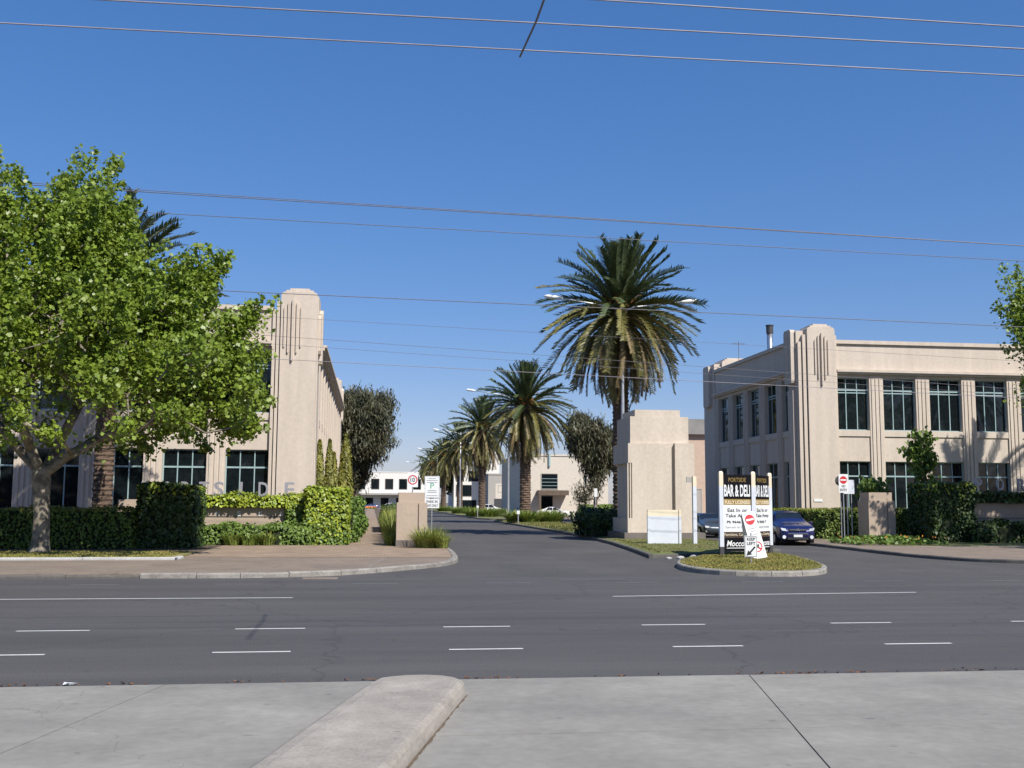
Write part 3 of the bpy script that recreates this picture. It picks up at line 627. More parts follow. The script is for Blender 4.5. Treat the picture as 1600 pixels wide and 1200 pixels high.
# ---- far buildings
def far_building(label, x0, x1, y0, y1, h, m, wins, extra=None, roofm='roof_sheet', wm='glass'):
    t = thing('distant_building', label, 'building', (x0, y0, 0), group='far buildings along the avenue')
    W = x1 - x0; D = y1 - y0; part('wall', MB().box(0, W, 0, D, 0, h), m, t); part('parapet', MB().box(-0.1, W + 0.1, -0.1, D + 0.1, h, h + 0.25), m, t)
    for (a, b_, z0, z1) in wins:
        o = part('window', MB().box(a, b_, -0.07, 0.0, z0, z0 + 0.10).box(a, b_, -0.07, 0.0, z1 - 0.10, z1).box(a, a + 0.10, -0.07, 0.0, z0 + 0.10, z1 - 0.10).box(b_ - 0.10, b_, -0.07, 0.0, z0 + 0.10, z1 - 0.10), 'far_grey', t)
        part('pane', MB().box(a + 0.10, b_ - 0.10, -0.035, -0.005, z0 + 0.10, z1 - 0.10), wm, o)
    return t
d1 = far_building('long white two-storey building closing the far end of the avenue', -14, 16, 318, 332, 10.6, 'far_white',
    [(9.5 + 4.1 * i, 12.0 + 4.1 * i, 5.6, 8.8) for i in range(5)] + [(0.5 + 4.1 * i, 3.0 + 4.1 * i, 5.6, 8.8) for i in range(2)] + [(3 + 4.5 * i, 5.4 + 4.5 * i, 0.3, 3.2) for i in range(6)])
part('canopy', MB().box(1, 29, -3.2, -0.08, 4.0, 4.5), 'far_grey', d1); part('tower', MB().box(5, 10.5, 3, 9, 10.6, 13.2), 'far_white', d1); part('rooftop_box', MB().box(9.6, 10.2, -.05, 2, 10.85, 14.6), 'far_white', d1)
d2 = far_building('white three-storey building with wide dark windows behind the fourth palm', 20.5, 27.2, 270, 290, 11.5, 'far_white', [(0.6, 2.6, 7.2, 10), (3.6, 6.3, 7.2, 10), (0.5, 4.6, 3.4, 6.4), (1.0, 5.8, 0.3, 2.6)])
d2b = far_building('tall white stair tower behind the palm trunks', 27.3, 31.6, 266, 276, 16.4, 'far_white', [(0.5, 1.0, 5, 14)])
d3 = far_building('grey and cream two-storey building with two small square windows', 22.2, 28.3, 205, 222, 7.3, 'far_grey', [(1.9, 3.0, 3.9, 5.3), (4.2, 5.3, 3.9, 5.3)])
part('cream_panel', MB().box(1.4, 5.9, -0.045, -0.004, 2.7, 5.6), 'far_cream', d3); part('undercroft', MB().box(1.2, 6.0, -0.06, -0.002, 0.0, 2.65), 'far_dark', d3)
d4 = far_building('cream block with one big gridded window and a dark entrance canopy', 21.2, 34, 152, 175, 8.7, 'far_cream', [(2.9, 5.4, 3.9, 6.2), (9.2, 9.7, 4.2, 6.0), (10.1, 10.6, 4.2, 6.0), (11.0, 11.5, 4.2, 6.0)])
part('entrance_canopy', MB().box(2.3, 6.6, -2.2, -0.1, 3.05, 3.75).box(2.3, 2.6, -2.2, -1.9, 0, 3.05), 'dark_sign', d4)
part('door', MB().box(2.9, 4.6, -0.1, -0.01, 0, 2.9), 'glass', d4); part('vertical_fin', MB().box(4.0, 4.25, -0.3, -0.003, 7.2, 9.0), 'window_frame', d4)
for k in range(3): part('glazing_bar', MB().box(3.0, 5.3, -0.09, -0.036, 4.4 + 0.5 * k, 4.46 + 0.5 * k), 'window_frame', d4)
d5 = far_building('pinkish brick warehouse with a grey roof edge beyond the avenue corner', 33.2, 60, 112, 130, 9.2, 'far_brick', [(0.9, 2.2, 0.2, 3.6)], wm='far_grey')
part('roof', MB().box(-0.5, 27, -0.5, 18.5, 9.45, 11.1), 'roof_sheet', d5)
d6 = far_building('low pale building at the far left end of the footpath', -60, -15, 310, 330, 6, 'far_cream', [(3 + 5 * i, 5 + 5 * i, 1, 4) for i in range(8)])

# ================================================================== GATE PIERS
gp = thing('gate_pylon', 'tall stepped beige gate pylon standing on the grassed median', 'gate pylon', (14.75, 55.1, 0.15))
def gb(name, boxes, m='gate_render'):
    mb = MB()
    for (x0, x1, y0, y1, z0, z1) in boxes: mb.box(x0 - 14.75, x1 - 14.75, y0 - 55.1, y1 - 55.1, z0 - 0.15, z1 - 0.15)
    return part(name, mb, m, gp)
gb('body', [(13.17, 16.27, 53.62, 56.6, 0.50, 6.47)])
gb('cap', [(13.43, 15.83, 53.64, 56.4, 6.47, 6.82)])
gb('wing', [(12.98, 15.32, 53.5, 56.9, 0.50, 1.23), (13.22, 15.32, 53.5, 56.7, 1.23, 4.06), (13.02, 15.32, 53.5, 56.9, 4.06, 5.07)])
gb('wing', [(15.47, 16.50, 53.38, 56.9, 0.50, 5.09)])
gb('rib', [(12.985, 13.045, 53.53, 53.75, 1.23, 4.06)]); gb('rib', [(13.11, 13.17, 53.51, 53.75, 1.23, 4.06)])
gb('plinth', [(12.75, 17.0, 53.25, 57.2, 0.0, 0.50)], 'plinth_grey')
def gate_pillar(label, x0, y0, w_, d_, h_):
    t = thing('gate_pillar', label, 'pillar', (x0, y0, 0.12), group='low gate pillars')
    def b(name, *a, m='pillar_render'): return part(name, MB().box(*a), m, t)
    b('body', 0.05, w_ - 0.05, 0.05, d_ - 0.05, 0.26, h_ - 0.43); b('cap', 0.08, w_ - 0.11, 0.09, d_ - 0.09, h_ - 0.43, h_)
    b('wing', 0.0, w_ * 0.69, 0.0, d_, 0.26, h_ - 0.425); b('wing', w_ * 0.725, w_, -0.02, d_ + 0.02, 0.26, h_ - 0.44)
    b('plinth', -0.02, w_ * 0.7, -0.03, d_ + 0.03, -0.12, 0.26, m='plinth_grey')
    b('letter_plate', w_ * 0.30, w_ * 0.62, -0.006, 0.0, h_ - 0.95, h_ - 0.62)
gate_pillar('low stepped beige pillar beside the brick path and speed sign', 1.05, 45.8, 1.30, 1.3, 2.28)
gate_pillar('low stepped pillar in dappled shade beside the no entry sign', 25.74, 53.0, 1.46, 1.25, 2.5)

# ================================================================== SIGN WALLS
def sign_wall(label, x0, x1, y, small, big, zt, z1=2.05):
    t = thing('sign_wall', label, 'sign wall', (x0, y, 0.12))
    part('wall', MB().box(0, x1 - x0, 0, 0.35, 0, z1 - 0.12), 'pillar_render', t)
    part('ledge', MB().box(0.3, x1 - x0 - 0.9, -0.03, -0.001, 1.19, 1.22), 'plinth_grey', t)
    for ch_, x in big:
        w_ = {'I': 0.12}.get(ch_, 0.42)
        obj('letter', textmesh(ch_, w_, 0.64, 'letter_metal', depth=0.10, bold=0.015), t, (x - x0, -0.05, zt - 0.12))
    for ch_, x in small:
        obj('letter', textmesh(ch_, 0.05 if ch_ == 'I' else 0.15, 0.21, 'sign_white', depth=0.03, bold=0.02), t, (x - x0 - 0.08, -0.002, 1.22))
    return t
sign_wall('low beige sign wall with metal letters half hidden under ivy', -11.0, -2.9, 48.5, [('S', -8.58), ('I', -7.66), ('N', -6.74), ('E', -5.81), ('S', -4.89), ('S', -3.97)],
          [('P', -10.0), ('O', -9.15), ('R', -8.33), ('T', -7.56), ('S', -6.93), ('I', -5.82), ('D', -5.0), ('E', -3.86)], 2.2)
sign_wall('shaded beige sign wall with metal letters beyond the dark ivy block', 29.2, 41, 51.5, [], [('P', 30.75), ('O', 31.95), ('R', 33.15), ('T', 34.3), ('S', 35.5), ('I', 36.6), ('D', 37.5), ('E', 38.6)], 2.72, 2.55)

# ================================================================== HEDGES, IVY, PLANTS
hedge('ivy_block', 'bright green ivy covered block at the corner of the brick path', -2.85, -1.05, 47.3, 49.6, 0.12, 2.55, 0.125, 300, ['groundcover', 'ivy_light'], top=1.5, soft=2.2, cat='ivy', lump=0.035)
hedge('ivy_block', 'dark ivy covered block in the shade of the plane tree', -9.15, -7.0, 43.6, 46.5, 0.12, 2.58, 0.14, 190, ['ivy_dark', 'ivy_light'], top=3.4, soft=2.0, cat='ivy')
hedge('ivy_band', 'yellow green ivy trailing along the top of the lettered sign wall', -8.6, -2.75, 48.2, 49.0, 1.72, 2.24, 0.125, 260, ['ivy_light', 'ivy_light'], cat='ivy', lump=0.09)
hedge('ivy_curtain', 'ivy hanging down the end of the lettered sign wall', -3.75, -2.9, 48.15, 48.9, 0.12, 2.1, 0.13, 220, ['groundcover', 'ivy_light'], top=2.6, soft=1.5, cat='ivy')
hedge('groundcover', 'leafy green groundcover along the foot of the lettered sign wall', -7.6, -2.6, 47.15, 48.3, 0.12, 0.92, 0.125, 240, 'groundcover', cat='groundcover', lump=0.14)
hedge('groundcover', 'pale flowering bush beside the brick path behind the ivy block', -1.75, -0.75, 50.0, 54.0, 0.12, 1.7, 0.17, 90, ['groundcover', 'flower_white'], top=2.2, cat='bush', lump=0.2)
hedge('path_shrub', 'rounded green shrub further along the brick path', -2.2, -0.6, 55.0, 66.0, 0.12, 2.0, 0.18, 55, 'groundcover', cat='bush', lump=0.25)
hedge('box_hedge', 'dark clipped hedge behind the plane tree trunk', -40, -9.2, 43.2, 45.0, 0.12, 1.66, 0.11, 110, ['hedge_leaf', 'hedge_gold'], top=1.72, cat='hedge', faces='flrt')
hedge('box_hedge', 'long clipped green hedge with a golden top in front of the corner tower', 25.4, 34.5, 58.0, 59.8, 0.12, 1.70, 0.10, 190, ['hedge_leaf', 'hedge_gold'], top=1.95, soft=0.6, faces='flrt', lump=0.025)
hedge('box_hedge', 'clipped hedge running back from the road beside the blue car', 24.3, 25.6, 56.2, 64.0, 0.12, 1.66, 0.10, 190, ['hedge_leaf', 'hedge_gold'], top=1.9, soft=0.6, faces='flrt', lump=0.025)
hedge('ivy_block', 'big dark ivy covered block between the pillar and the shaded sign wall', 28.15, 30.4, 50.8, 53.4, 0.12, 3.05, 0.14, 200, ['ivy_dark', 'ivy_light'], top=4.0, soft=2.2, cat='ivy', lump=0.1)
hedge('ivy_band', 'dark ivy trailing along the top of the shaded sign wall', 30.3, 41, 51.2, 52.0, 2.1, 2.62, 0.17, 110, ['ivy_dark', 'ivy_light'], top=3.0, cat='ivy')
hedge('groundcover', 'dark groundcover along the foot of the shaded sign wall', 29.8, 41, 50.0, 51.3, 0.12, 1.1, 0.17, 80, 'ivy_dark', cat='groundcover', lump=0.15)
hedge('median_bush', 'dark rounded bush on the median beside the gate pylon', 11.9, 14.2, 57.3, 62.0, 0.15, 1.45, 0.17, 110, 'ivy_dark', cat='bush', lump=0.22)
hedge('path_bush', 'dark low bush on the planting strip far along the brick path', 0.7, 3.0, 66, 80, 0.12, 1.75, 0.17, 45, 'ivy_dark', cat='bush', lump=0.2)
for k, (x0, x1, y0, y1, h_, lb, m) in enumerate([(24.5, 28.2, 122, 126, 1.6, 'clipped green hedge in front of the cream block', 'hedge_leaf'), (28.6, 31.5, 118, 122, 2.3, 'tall brownish clipped hedge under the thin gum tree', 'hedge_gold'),
                                        (22.5, 27.5, 104, 107, 1.3, 'low dark hedge across the far carriageway', 'ivy_dark'), (27.6, 32, 110, 113, 2.2, 'dark bushy hedge beside the gum trunk', 'ivy_dark'), (-7, -0.9, 108, 118, 2.2, 'dark shrubs at the foot of the big gum tree', 'ivy_dark')]):
    hedge('far_hedge', lb, x0, x1, y0, y1, 0.1, h_, 0.26, 35, m, lump=0.15)
# grassy tufts by the low pillar
clump('grass_tuft', 'spiky yellow green grass tuft at the foot of the low pillar', (2.35, 44.6, 0.12), 0.95, 0.80, 700, ['blade_yellow', 'blade_green'], width=0.026, lean=1.25)
clump('grass_tuft', 'smaller grass tuft at the kerb beside the low pillar', (2.9, 44.0, 0.12), 0.45, 0.55, 200, ['blade_yellow', 'blade_green'], width=0.025)
clump('grass_tuft', 'low green tuft between the brick path and the low pillar', (0.85, 46.7, 0.12), 0.4, 0.5, 140, ['blade_green', 'blade_yellow'], width=0.03)
for k in range(9):
    clump('tall_grass', ['tall yellow green grass clump just behind the low pillar', 'tall grass clump second along the brick path', 'tall grass clump third along the brick path', 'tall grass clump fourth along the brick path', 'tall grass clump fifth along the brick path',
                         'tall grass clump sixth along the brick path', 'tall grass clump seventh along the brick path', 'tall grass clump eighth along the brick path', 'farthest tall grass clump along the brick path'][k],
          (1.0 + 0.15 * (k % 2), 48.2 + 1.75 * k, 0.12), 0.75, 1.25, 190, ['blade_yellow', 'blade_green'], width=0.035, group='tall grasses along the brick path', lean=0.7)
for k, (x, s) in enumerate(((-5.9, 0.55), (-5.2, 0.6), (-4.4, 0.5))):
    clump('strappy_plant', ['strappy green plant in front of the letter N', 'largest strappy plant in front of the groundcover', 'strappy plant next to the ivy curtain'][k], (x, 46.95, 0.12), s, 0.55, 110, ['blade_green', 'blade_yellow'], width=0.05, group='strappy plants below the sign wall')
AG = [(13.3, 97.5, 1.6, 'agapanthus clump on the kerb side of the second palm'), (14.2, 95.5, 1.3, 'front agapanthus clump before the second palm'), (16.6, 98.5, 1.7, 'agapanthus clump on the far side of the second palm'), (17.0, 101.5, 1.4, 'agapanthus clump behind the second palm'),
      (13.2, 137, 1.9, 'agapanthus clump by the third palm'), (14.6, 134, 1.7, 'agapanthus clump in front of the third palm'), (16.2, 139, 1.7, 'agapanthus clump beyond the third palm'), (14.0, 172, 2.0, 'agapanthus clump by the fourth palm'), (15.8, 174, 2.0, 'agapanthus clump beyond the fourth palm'), (14.2, 212, 2.2, 'agapanthus clump by the fifth palm')]
for x, y, r_, lb in AG: clump('agapanthus', lb, (x, y, 0.18), r_, 1.0, 330, ['blade_green', 'blade_yellow'], width=0.10, group='agapanthus on the median', sq=1.1)
def flowers(label, x0, x1, y0, y1, n, h, ld=70, leafm='groundcover', size=0.10, z=0.12):
    t = thing('flower_bed', label, 'flowers', (0.5 * (x0 + x1), 0.5 * (y0 + y1), z)); c_ = np.array([0.5 * (x0 + x1), 0.5 * (y0 + y1), z])
    m_ = int((x1 - x0) * (y1 - y0) * ld); U = rng.random((m_, 2)); e = np.minimum(1, 3 * np.minimum(np.minimum(U[:, 0], 1 - U[:, 0]), np.minimum(U[:, 1], 1 - U[:, 1])) + 0.3)
    P = np.stack([x0 + U[:, 0] * (x1 - x0), y0 + U[:, 1] * (y1 - y0), z + h * e * (0.35 + 0.65 * rng.random(m_))], 1)
    obj('leaves', leaf_mesh('leaves', P - c_, unit(m_) + np.array([0, 0, .7]), unit(m_), 0.13 + 0.06 * rng.random(m_), 'ivy', leafm), t)
    U = rng.random((n, 2)); P = np.stack([x0 + U[:, 0] * (x1 - x0), y0 + U[:, 1] * (y1 - y0), z + h * (0.7 + 0.4 * rng.random(n))], 1)
    obj('blossoms', leaf_mesh('blossoms', P - c_, unit(n) + np.array([0, -0.8, .7]), unit(n), size * (0.7 + 0.6 * rng.random(n)), 'oval', 'flower_orange'), t)
flowers('green flower bed with a few orange blooms beside the shaded pillar', 22.2, 26.6, 46.8, 50.5, 26, 0.38)
flowers('bright orange flower bed in front of the far clipped hedge', 23.2, 31, 115, 117.5, 900, 0.5, 40, size=0.28)
flowers('narrow orange flower bed at the end of the median bush', 27, 29.5, 96, 98, 220, 0.5, 40, size=0.25)
flowers('orange flowers at the far end of the brick path', -1.6, 1.2, 268, 272, 60, 0.6, 20, size=0.4)
# grass blades
grass_stuff('grass', 'dry yellowish grass on the sign island', [(11.9 + (x - 11.9) * 0.94, 33.5 + (y - 33.5) * 0.95) for x, y in iso], 15000, 0.045, ['dry_blade'], 0.145)
grass_stuff('grass', 'green mown grass on the median around the gate pylon', [(10.6, 38.8), (13.3, 40.4), (16.6, 43), (16.9, 53), (12.1, 53), (11.3, 46)], 15000, 0.055, ['grass_blade'], 0.16)
grass_stuff('grass', 'patchy dry grass on the verge under the plane tree', [(-24, 35.75), (-6.6, 35.75), (-6.5, 40), (-24, 40)], 15000, 0.055, ['dry_blade'], 0.17)
grass_stuff('grass', 'sunlit lawn in front of the long clipped hedge', [(27.4, 51.5), (36, 53.6), (36, 57.9), (27.4, 57.9)], 6000, 0.09, ['grass_blade'], 0.118)
grass_stuff('grass', 'grass on the median beside the agapanthus', [(12.6, 63), (17.1, 63), (17.0, 110), (12.7, 110)], 7000, 0.12, ['grass_blade'], 0.17)

# ================================================================== TREES
def grow(attr, seeds, tip_r, expo, curve=0.18, up=0.1):
    """join every attractor to the nearest grown node; returns nodes, parents, radii"""
    nodes = [np.array(s[0], float) for s in seeds]; par = [s[1] for s in seeds]
    order = np.argsort(np.linalg.norm(attr - nodes[0], axis=1)); tips = []
    for i in order:
        a = attr[i]; Nn = np.array(nodes); d = np.linalg.norm(Nn - a, axis=1)
        d = d + 0.6 * np.maximum(0, Nn[:, 2] - a[2]); j = int(np.argmin(d)); b = nodes[j]
        L = np.linalg.norm(a - b); m_ = 0.5 * (a + b) + rng.normal(size=3) * curve * L * 0.5 + np.array([0, 0, -up * L])
        nodes.append(m_); par.append(j); nodes.append(a); par.append(len(nodes) - 2); tips.append(len(nodes) - 1)
    cnt = np.zeros(len(nodes)); 
    for t_ in tips: cnt[t_] += 1
    for i in range(len(nodes) - 1, 0, -1):
        if par[i] >= 0: cnt[par[i]] += max(cnt[i], 0.0)
    return nodes, par, tip_r * np.maximum(cnt, 1) ** expo, tips
def branch_mesh(nodes, par, rad, rmin, name, m, sides=7):
    mb = MB()
    for i in range(len(nodes)):
        j = par[i]
        if j < 0 or rad[i] < rmin: continue
        n_ = sides if rad[i] > 0.06 else 4
        mb.tube([nodes[j], nodes[i]], [min(rad[j], rad[i] * 1.35), rad[i]], n_)
    return mb
def plane_tree(label, loc, prof, seed, ntips, per, limbs, size=0.14, squash=1.0, extra=()):
    global rng; rng = np.random.default_rng(seed)
    t = thing('plane_tree', label, 'tree', loc)
    zs = np.array([p[0] for p in prof]); rs = np.array([p[1] for p in prof])
    A = []
    while len(A) < ntips:
        z = rng.uniform(zs[0], zs[-1]); r = np.interp(z, zs, rs); th = rng.uniform(0, 2 * math.pi); q = rng.random() ** 0.42
        rr = r * q * (1 + 0.18 * math.sin(3 * th + seed) + 0.10 * math.sin(5 * th + z))
        if z < zs[0] + 1.6 and q < 0.45: continue
        A.append((rr * math.cos(th), rr * math.sin(th) * squash, z))
    for (ex, ey, ez, er, ek) in extra:
        for _ in range(ek): A.append(tuple(np.array([ex, ey, ez]) + unit(1)[0] * er * rng.random() ** 0.4))
    A = np.array(A); seeds = [((0, 0, 2.7), -1)]
    for L in limbs:
        p = 0
        for q in L: seeds.append((q, p)); p = len(seeds) - 1
    nodes, par, rad, tips = grow(A, seeds, 0.018, 0.46)
    br = branch_mesh(nodes, par, np.minimum(rad, 0.17), 0.012, 'branches', 'bark_plane')
    part('branches', br, 'bark_plane', t, smooth=True)
    tk = MB(); rings = []
    for z, r in ((-0.1, 0.42), (0.12, 0.345), (0.5, 0.29), (1.2, 0.265), (2.0, 0.275), (2.5, 0.33), (2.85, 0.31), (3.1, 0.2)):
        rings.append([(r * (1 + 0.07 * math.sin(3 * a + z * 1.3) + 0.04 * math.sin(7 * a)) * math.cos(a) + 0.04 * math.sin(z * 1.5), r * math.sin(a) * (1 + 0.06 * math.cos(2 * a + z)), z) for a in [k * 2 * math.pi / 18 for k in range(18)]])
    tk.loft(rings); part('trunk', tk, 'bark_plane', t, smooth=True)
    C = []; D = []
    for k in tips:
        e = nodes[k]; out = np.array([e[0], e[1], 0.0]); out /= np.linalg.norm(out) + 1e-6
        rim = np.linalg.norm(e[:2]) / np.interp(e[2], zs, rs)
        d = np.array([0, 0, 1.0]) * (0.35 + 0.65 * (e[2] > zs[0] + 2.0)) + out * 0.55 + rng.normal(size=3) * 0.35
        if e[2] < zs[0] + 1.2: d = out * 0.8 + rng.normal(size=3) * 0.4 + np.array([0, 0, -0.15])
        d /= np.linalg.norm(d); L = rng.uniform(0.9, 1.9) + (rng.uniform(0.3, 1.3) if e[2] > zs[0] + 3.0 and rng.random() < 0.5 else 0)
        n_ = int(per * rng.uniform(0.6, 1.3)); s = rng.random(n_) ** 0.8
        sp = rng.normal(size=(n_, 3)) * (0.33 * (1.05 - 0.80 * s))[:, None]
        C.append(e - d * 0.35 + d * (L * s)[:, None] + sp); D.append(np.tile(d, (n_, 1)))
    C = np.concatenate(C); D = np.concatenate(D); n_ = len(C)
    N = unit(n_) * 0.9 + np.array([0.15, -0.25, 0.75]); Aa = unit(n_) * 0.8 + np.array([0, 0, -0.5])
    obj('crown', leaf_mesh('crown', C, N, Aa, size * (0.6 + 0.7 * rng.random(n_)), 'plane', 'plane_leaf'), t)
    return t
plane_tree('spreading plane tree with mottled bark on the grass verge', (-11.5, 39.3, 0.15),
    [(3.9, 6.2), (4.7, 7.2), (5.8, 7.3), (6.8, 6.7), (7.8, 5.3), (8.8, 4.0), (9.8, 3.1), (11.0, 2.3), (12.0, 1.5)], 3, 430, 165,
    [[(0.75, -0.2, 3.3), (1.9, -0.3, 4.0), (3.6, -0.4, 4.6), (5.4, -0.2, 5.3)], [(0.3, 0.3, 3.6), (0.9, 0.7, 5.2), (1.4, 1.0, 7.4)], [(-0.7, 0.2, 3.4), (-1.7, 0.3, 4.5), (-3.2, 0.3, 6.0)], [(-0.3, -0.4, 3.6), (-0.8, -1.3, 5.4), (-0.9, -1.8, 8.0), (-1.0, -1.9, 10.5)], [(-0.5, 0.6, 3.5), (-1.6, 2.4, 5.0)]], extra=((5.0, -0.5, 8.9, 0.7, 18), (6.3, -0.4, 7.4, 0.7, 12), (-2.8, 0, 13.2, 0.9, 18), (0.5, 0.3, 12.6, 0.6, 10), (1.6, -0.5, 10.8, 0.7, 12), (-6, -1, 10, 2.2, 40), (-5, 1, 6.5, 2.5, 40), (5.2, -1.0, 6.2, 1.7, 48), (3.2, -2.5, 6.8, 2.0, 44), (6.6, 0.2, 5.2, 0.9, 22), (-1.0, -3.5, 7.0, 2.2, 36), (1.5, -1, 9.2, 1.3, 24)))
plane_tree('plane tree reaching in from beside the shaded sign wall', (39.3, 42.0, 0.12),
    [(4.6, 6.8), (5.6, 8.8), (7.0, 9.3), (9.0, 8.6), (11.0, 6.6), (13.0, 3.6), (14.2, 1.4)], 11, 480, 100,
    [[(0.6, 0.0, 3.4), (1.9, -0.3, 4.6), (3.6, -0.4, 6.0)], [(-0.6, 0.1, 3.5), (-2.0, 0.3, 4.7), (-4.2, 0.4, 6.3)], [(0.1, -0.5, 3.6), (0.3, -1.6, 5.6)], [(0.1, 0.6, 3.6), (0.2, 1.8, 6.0)]], extra=((-7.2, 4.6, 9.6, 1.7, 46), (-6.4, 6.2, 11.0, 1.8, 40), (-4.5, 7.5, 10.5, 2.0, 40)))
def loose_tree(name, label, loc, height, cr, seed, ntips, per, trunk_h, leafm, shape, size, cz=None, barkm='bark_dark', spread=0.8, r_tr=0.28, group=None, blobs=7, bs=0.5):
    global rng; rng = np.random.default_rng(seed)
    t = thing(name, label, 'tree', loc, group=group)
    B = [(rng.normal() * cr[0] * bs, rng.normal() * cr[1] * bs, trunk_h + (height - trunk_h) * rng.uniform(0.22, 0.86), rng.uniform(0.35, 0.62)) for _ in range(blobs)]
    A = []
    while len(A) < ntips:
        b = B[rng.integers(len(B))]; u = unit(1)[0] * rng.random() ** 0.4
        p = np.array([b[0] + u[0] * cr[0] * b[3], b[1] + u[1] * cr[1] * b[3], b[2] + u[2] * (height - trunk_h) * 0.5 * b[3]])
        if trunk_h * 0.8 < p[2] < height and (p[0] / cr[0]) ** 2 + (p[1] / cr[1]) ** 2 < 1.15: A.append(p)
    A = np.array(A); nodes, par, rad, tips = grow(A, [((0, 0, 0), -1), ((0.05, 0.0, trunk_h * 0.5), 0), ((0.12, 0.05, trunk_h), 1)], 0.022, 0.44)
    rad = np.minimum(rad, r_tr); rad[0] = r_tr * 1.25; rad[1] = r_tr; rad[2] = r_tr * 0.9
    part('trunk', branch_mesh(nodes, par, rad, 0.02, 'trunk', barkm, 8), barkm, t, smooth=True)
    C = np.concatenate([nodes[k] + rng.normal(size=(per, 3)) * np.array([spread, spread, spread * 0.9]) for k in tips]); n_ = len(C)
    obj('crown', leaf_mesh('crown', C, unit(n_) + np.array([0.1, -0.3, 0.2]), unit(n_) * 0.45 + np.array([0, 0, -1]), size * (0.6 + 0.8 * rng.random(n_)), shape, leafm), t)
    return t
loose_tree('gum_tree', 'big brownish green gum tree past the end of the beige building', (-1.9, 124, 0.1), 15.0, (3.9, 3.9), 21, 420, 170, 2.2, 'euc_leaf', 'sickle', 0.62, spread=0.55, blobs=16, r_tr=0.5)
loose_tree('gum_tree', 'thin drooping gum tree in front of the cream block', (23.6, 112, 0.1), 11.6, (3.0, 3.0), 5, 230, 140, 3.4, 'euc_leaf', 'sickle', 0.55, spread=0.42, blobs=9, r_tr=0.22, bs=0.6)
loose_tree('street_tree', 'green leafy tree far down the avenue behind the last palms', (17.8, 275, 0.1), 17, (4.2, 4), 8, 150, 40, 3, 'frond_green', 'oval', 0.9, spread=0.9, r_tr=0.4)
loose_tree('bare_shrub', 'thin twiggy brownish shrub beside the gum trunk', (21.9, 108, 0.1), 4.2, (1.6, 1.4), 9, 120, 10, 0.4, 'euc_leaf', 'sickle', 0.3, spread=0.3, r_tr=0.07)
loose_tree('young_tree', 'young leafy tree against the front of the beige building', (30.95, 57.2, 0.12), 6.0, (0.95, 0.7), 14, 60, 16, 1.0, 'groundcover', 'oval', 0.27, spread=0.24, r_tr=0.06, blobs=8, bs=0.35)
loose_tree('young_tree', 'small leafy shrub poking up behind the shaded pillar', (27.4, 55.6, 0.12), 3.7, (0.8, 0.6), 15, 36, 26, 1.3, 'groundcover', 'oval', 0.24, spread=0.2, r_tr=0.04, blobs=5, bs=0.4)
n = 12000; P = np.stack([rng.uniform(-70, 80, n), rng.uniform(-34, -25, n), rng.random(n) ** 0.8], 1); P[:, 2] *= 7.5 + 2.2 * np.sin(P[:, 0] * 0.42) + 1.2 * np.sin(P[:, 0] * 1.13 + 1)
tag(obj('treeline', leaf_mesh('treeline', P, unit(n) + np.array([0, 0.5, 0.5]), unit(n), 0.7 + 0.7 * rng.random(n), 'oval', 'ivy_dark')), 'dark line of street trees across the road, mirrored in the office windows', 'trees', None, 'stuff')
# columnar cypresses along the side wall
def cypress(label, x, y, h, r, seed):
    global rng; rng = np.random.default_rng(seed)
    t = thing('columnar_cypress', label, 'tree', (x, y, 0.12), group='columnar cypresses along the side wall')
    part('trunk', MB().tube([(0, 0, 0), (0, 0, h * 0.9)], [0.09, 0.02], 6), 'bark_dark', t)
    n_ = 3800; s = rng.random(n_) ** 0.8; th = rng.uniform(0, 6.283, n_); prof = np.sin(np.clip(s * 0.93 + 0.10, 0, 1) * math.pi) ** 0.55 * (1 - 0.35 * s)
    rr = r * prof * (0.72 + 0.3 * rng.random(n_)) * (1 + 0.16 * np.sin(4 * th + 9 * s)); P = np.stack([rr * np.cos(th), rr * np.sin(th), 0.15 + s * (h - 0.15)], 1)
    N = np.stack([np.cos(th), np.sin(th), np.full(n_, 0.3)], 1) + rng.normal(size=(n_, 3)) * 0.4
    obj('crown', leaf_mesh('crown', P, N, np.tile((0, 0, 1.0), (n_, 1)) + rng.normal(size=(n_, 3)) * 0.25, 0.26 * (0.6 + 0.8 * rng.random(n_)), 'oval', 'cypress_leaf'), t)
for lb, x, y, h, r, s in (('slim golden cypress nearest the corner tower', -2.95, 60.2, 5.2, 0.27, 1), ('second slim golden cypress along the side wall', -2.65, 66.5, 5.6, 0.28, 2), ('short golden cypress close behind the second one', -2.45, 68.6, 4.9, 0.28, 3), ('broadest golden cypress, last before the gum tree', -2.05, 82.5, 7.0, 0.62, 4)): cypress(lb, x, y, h, r, s)

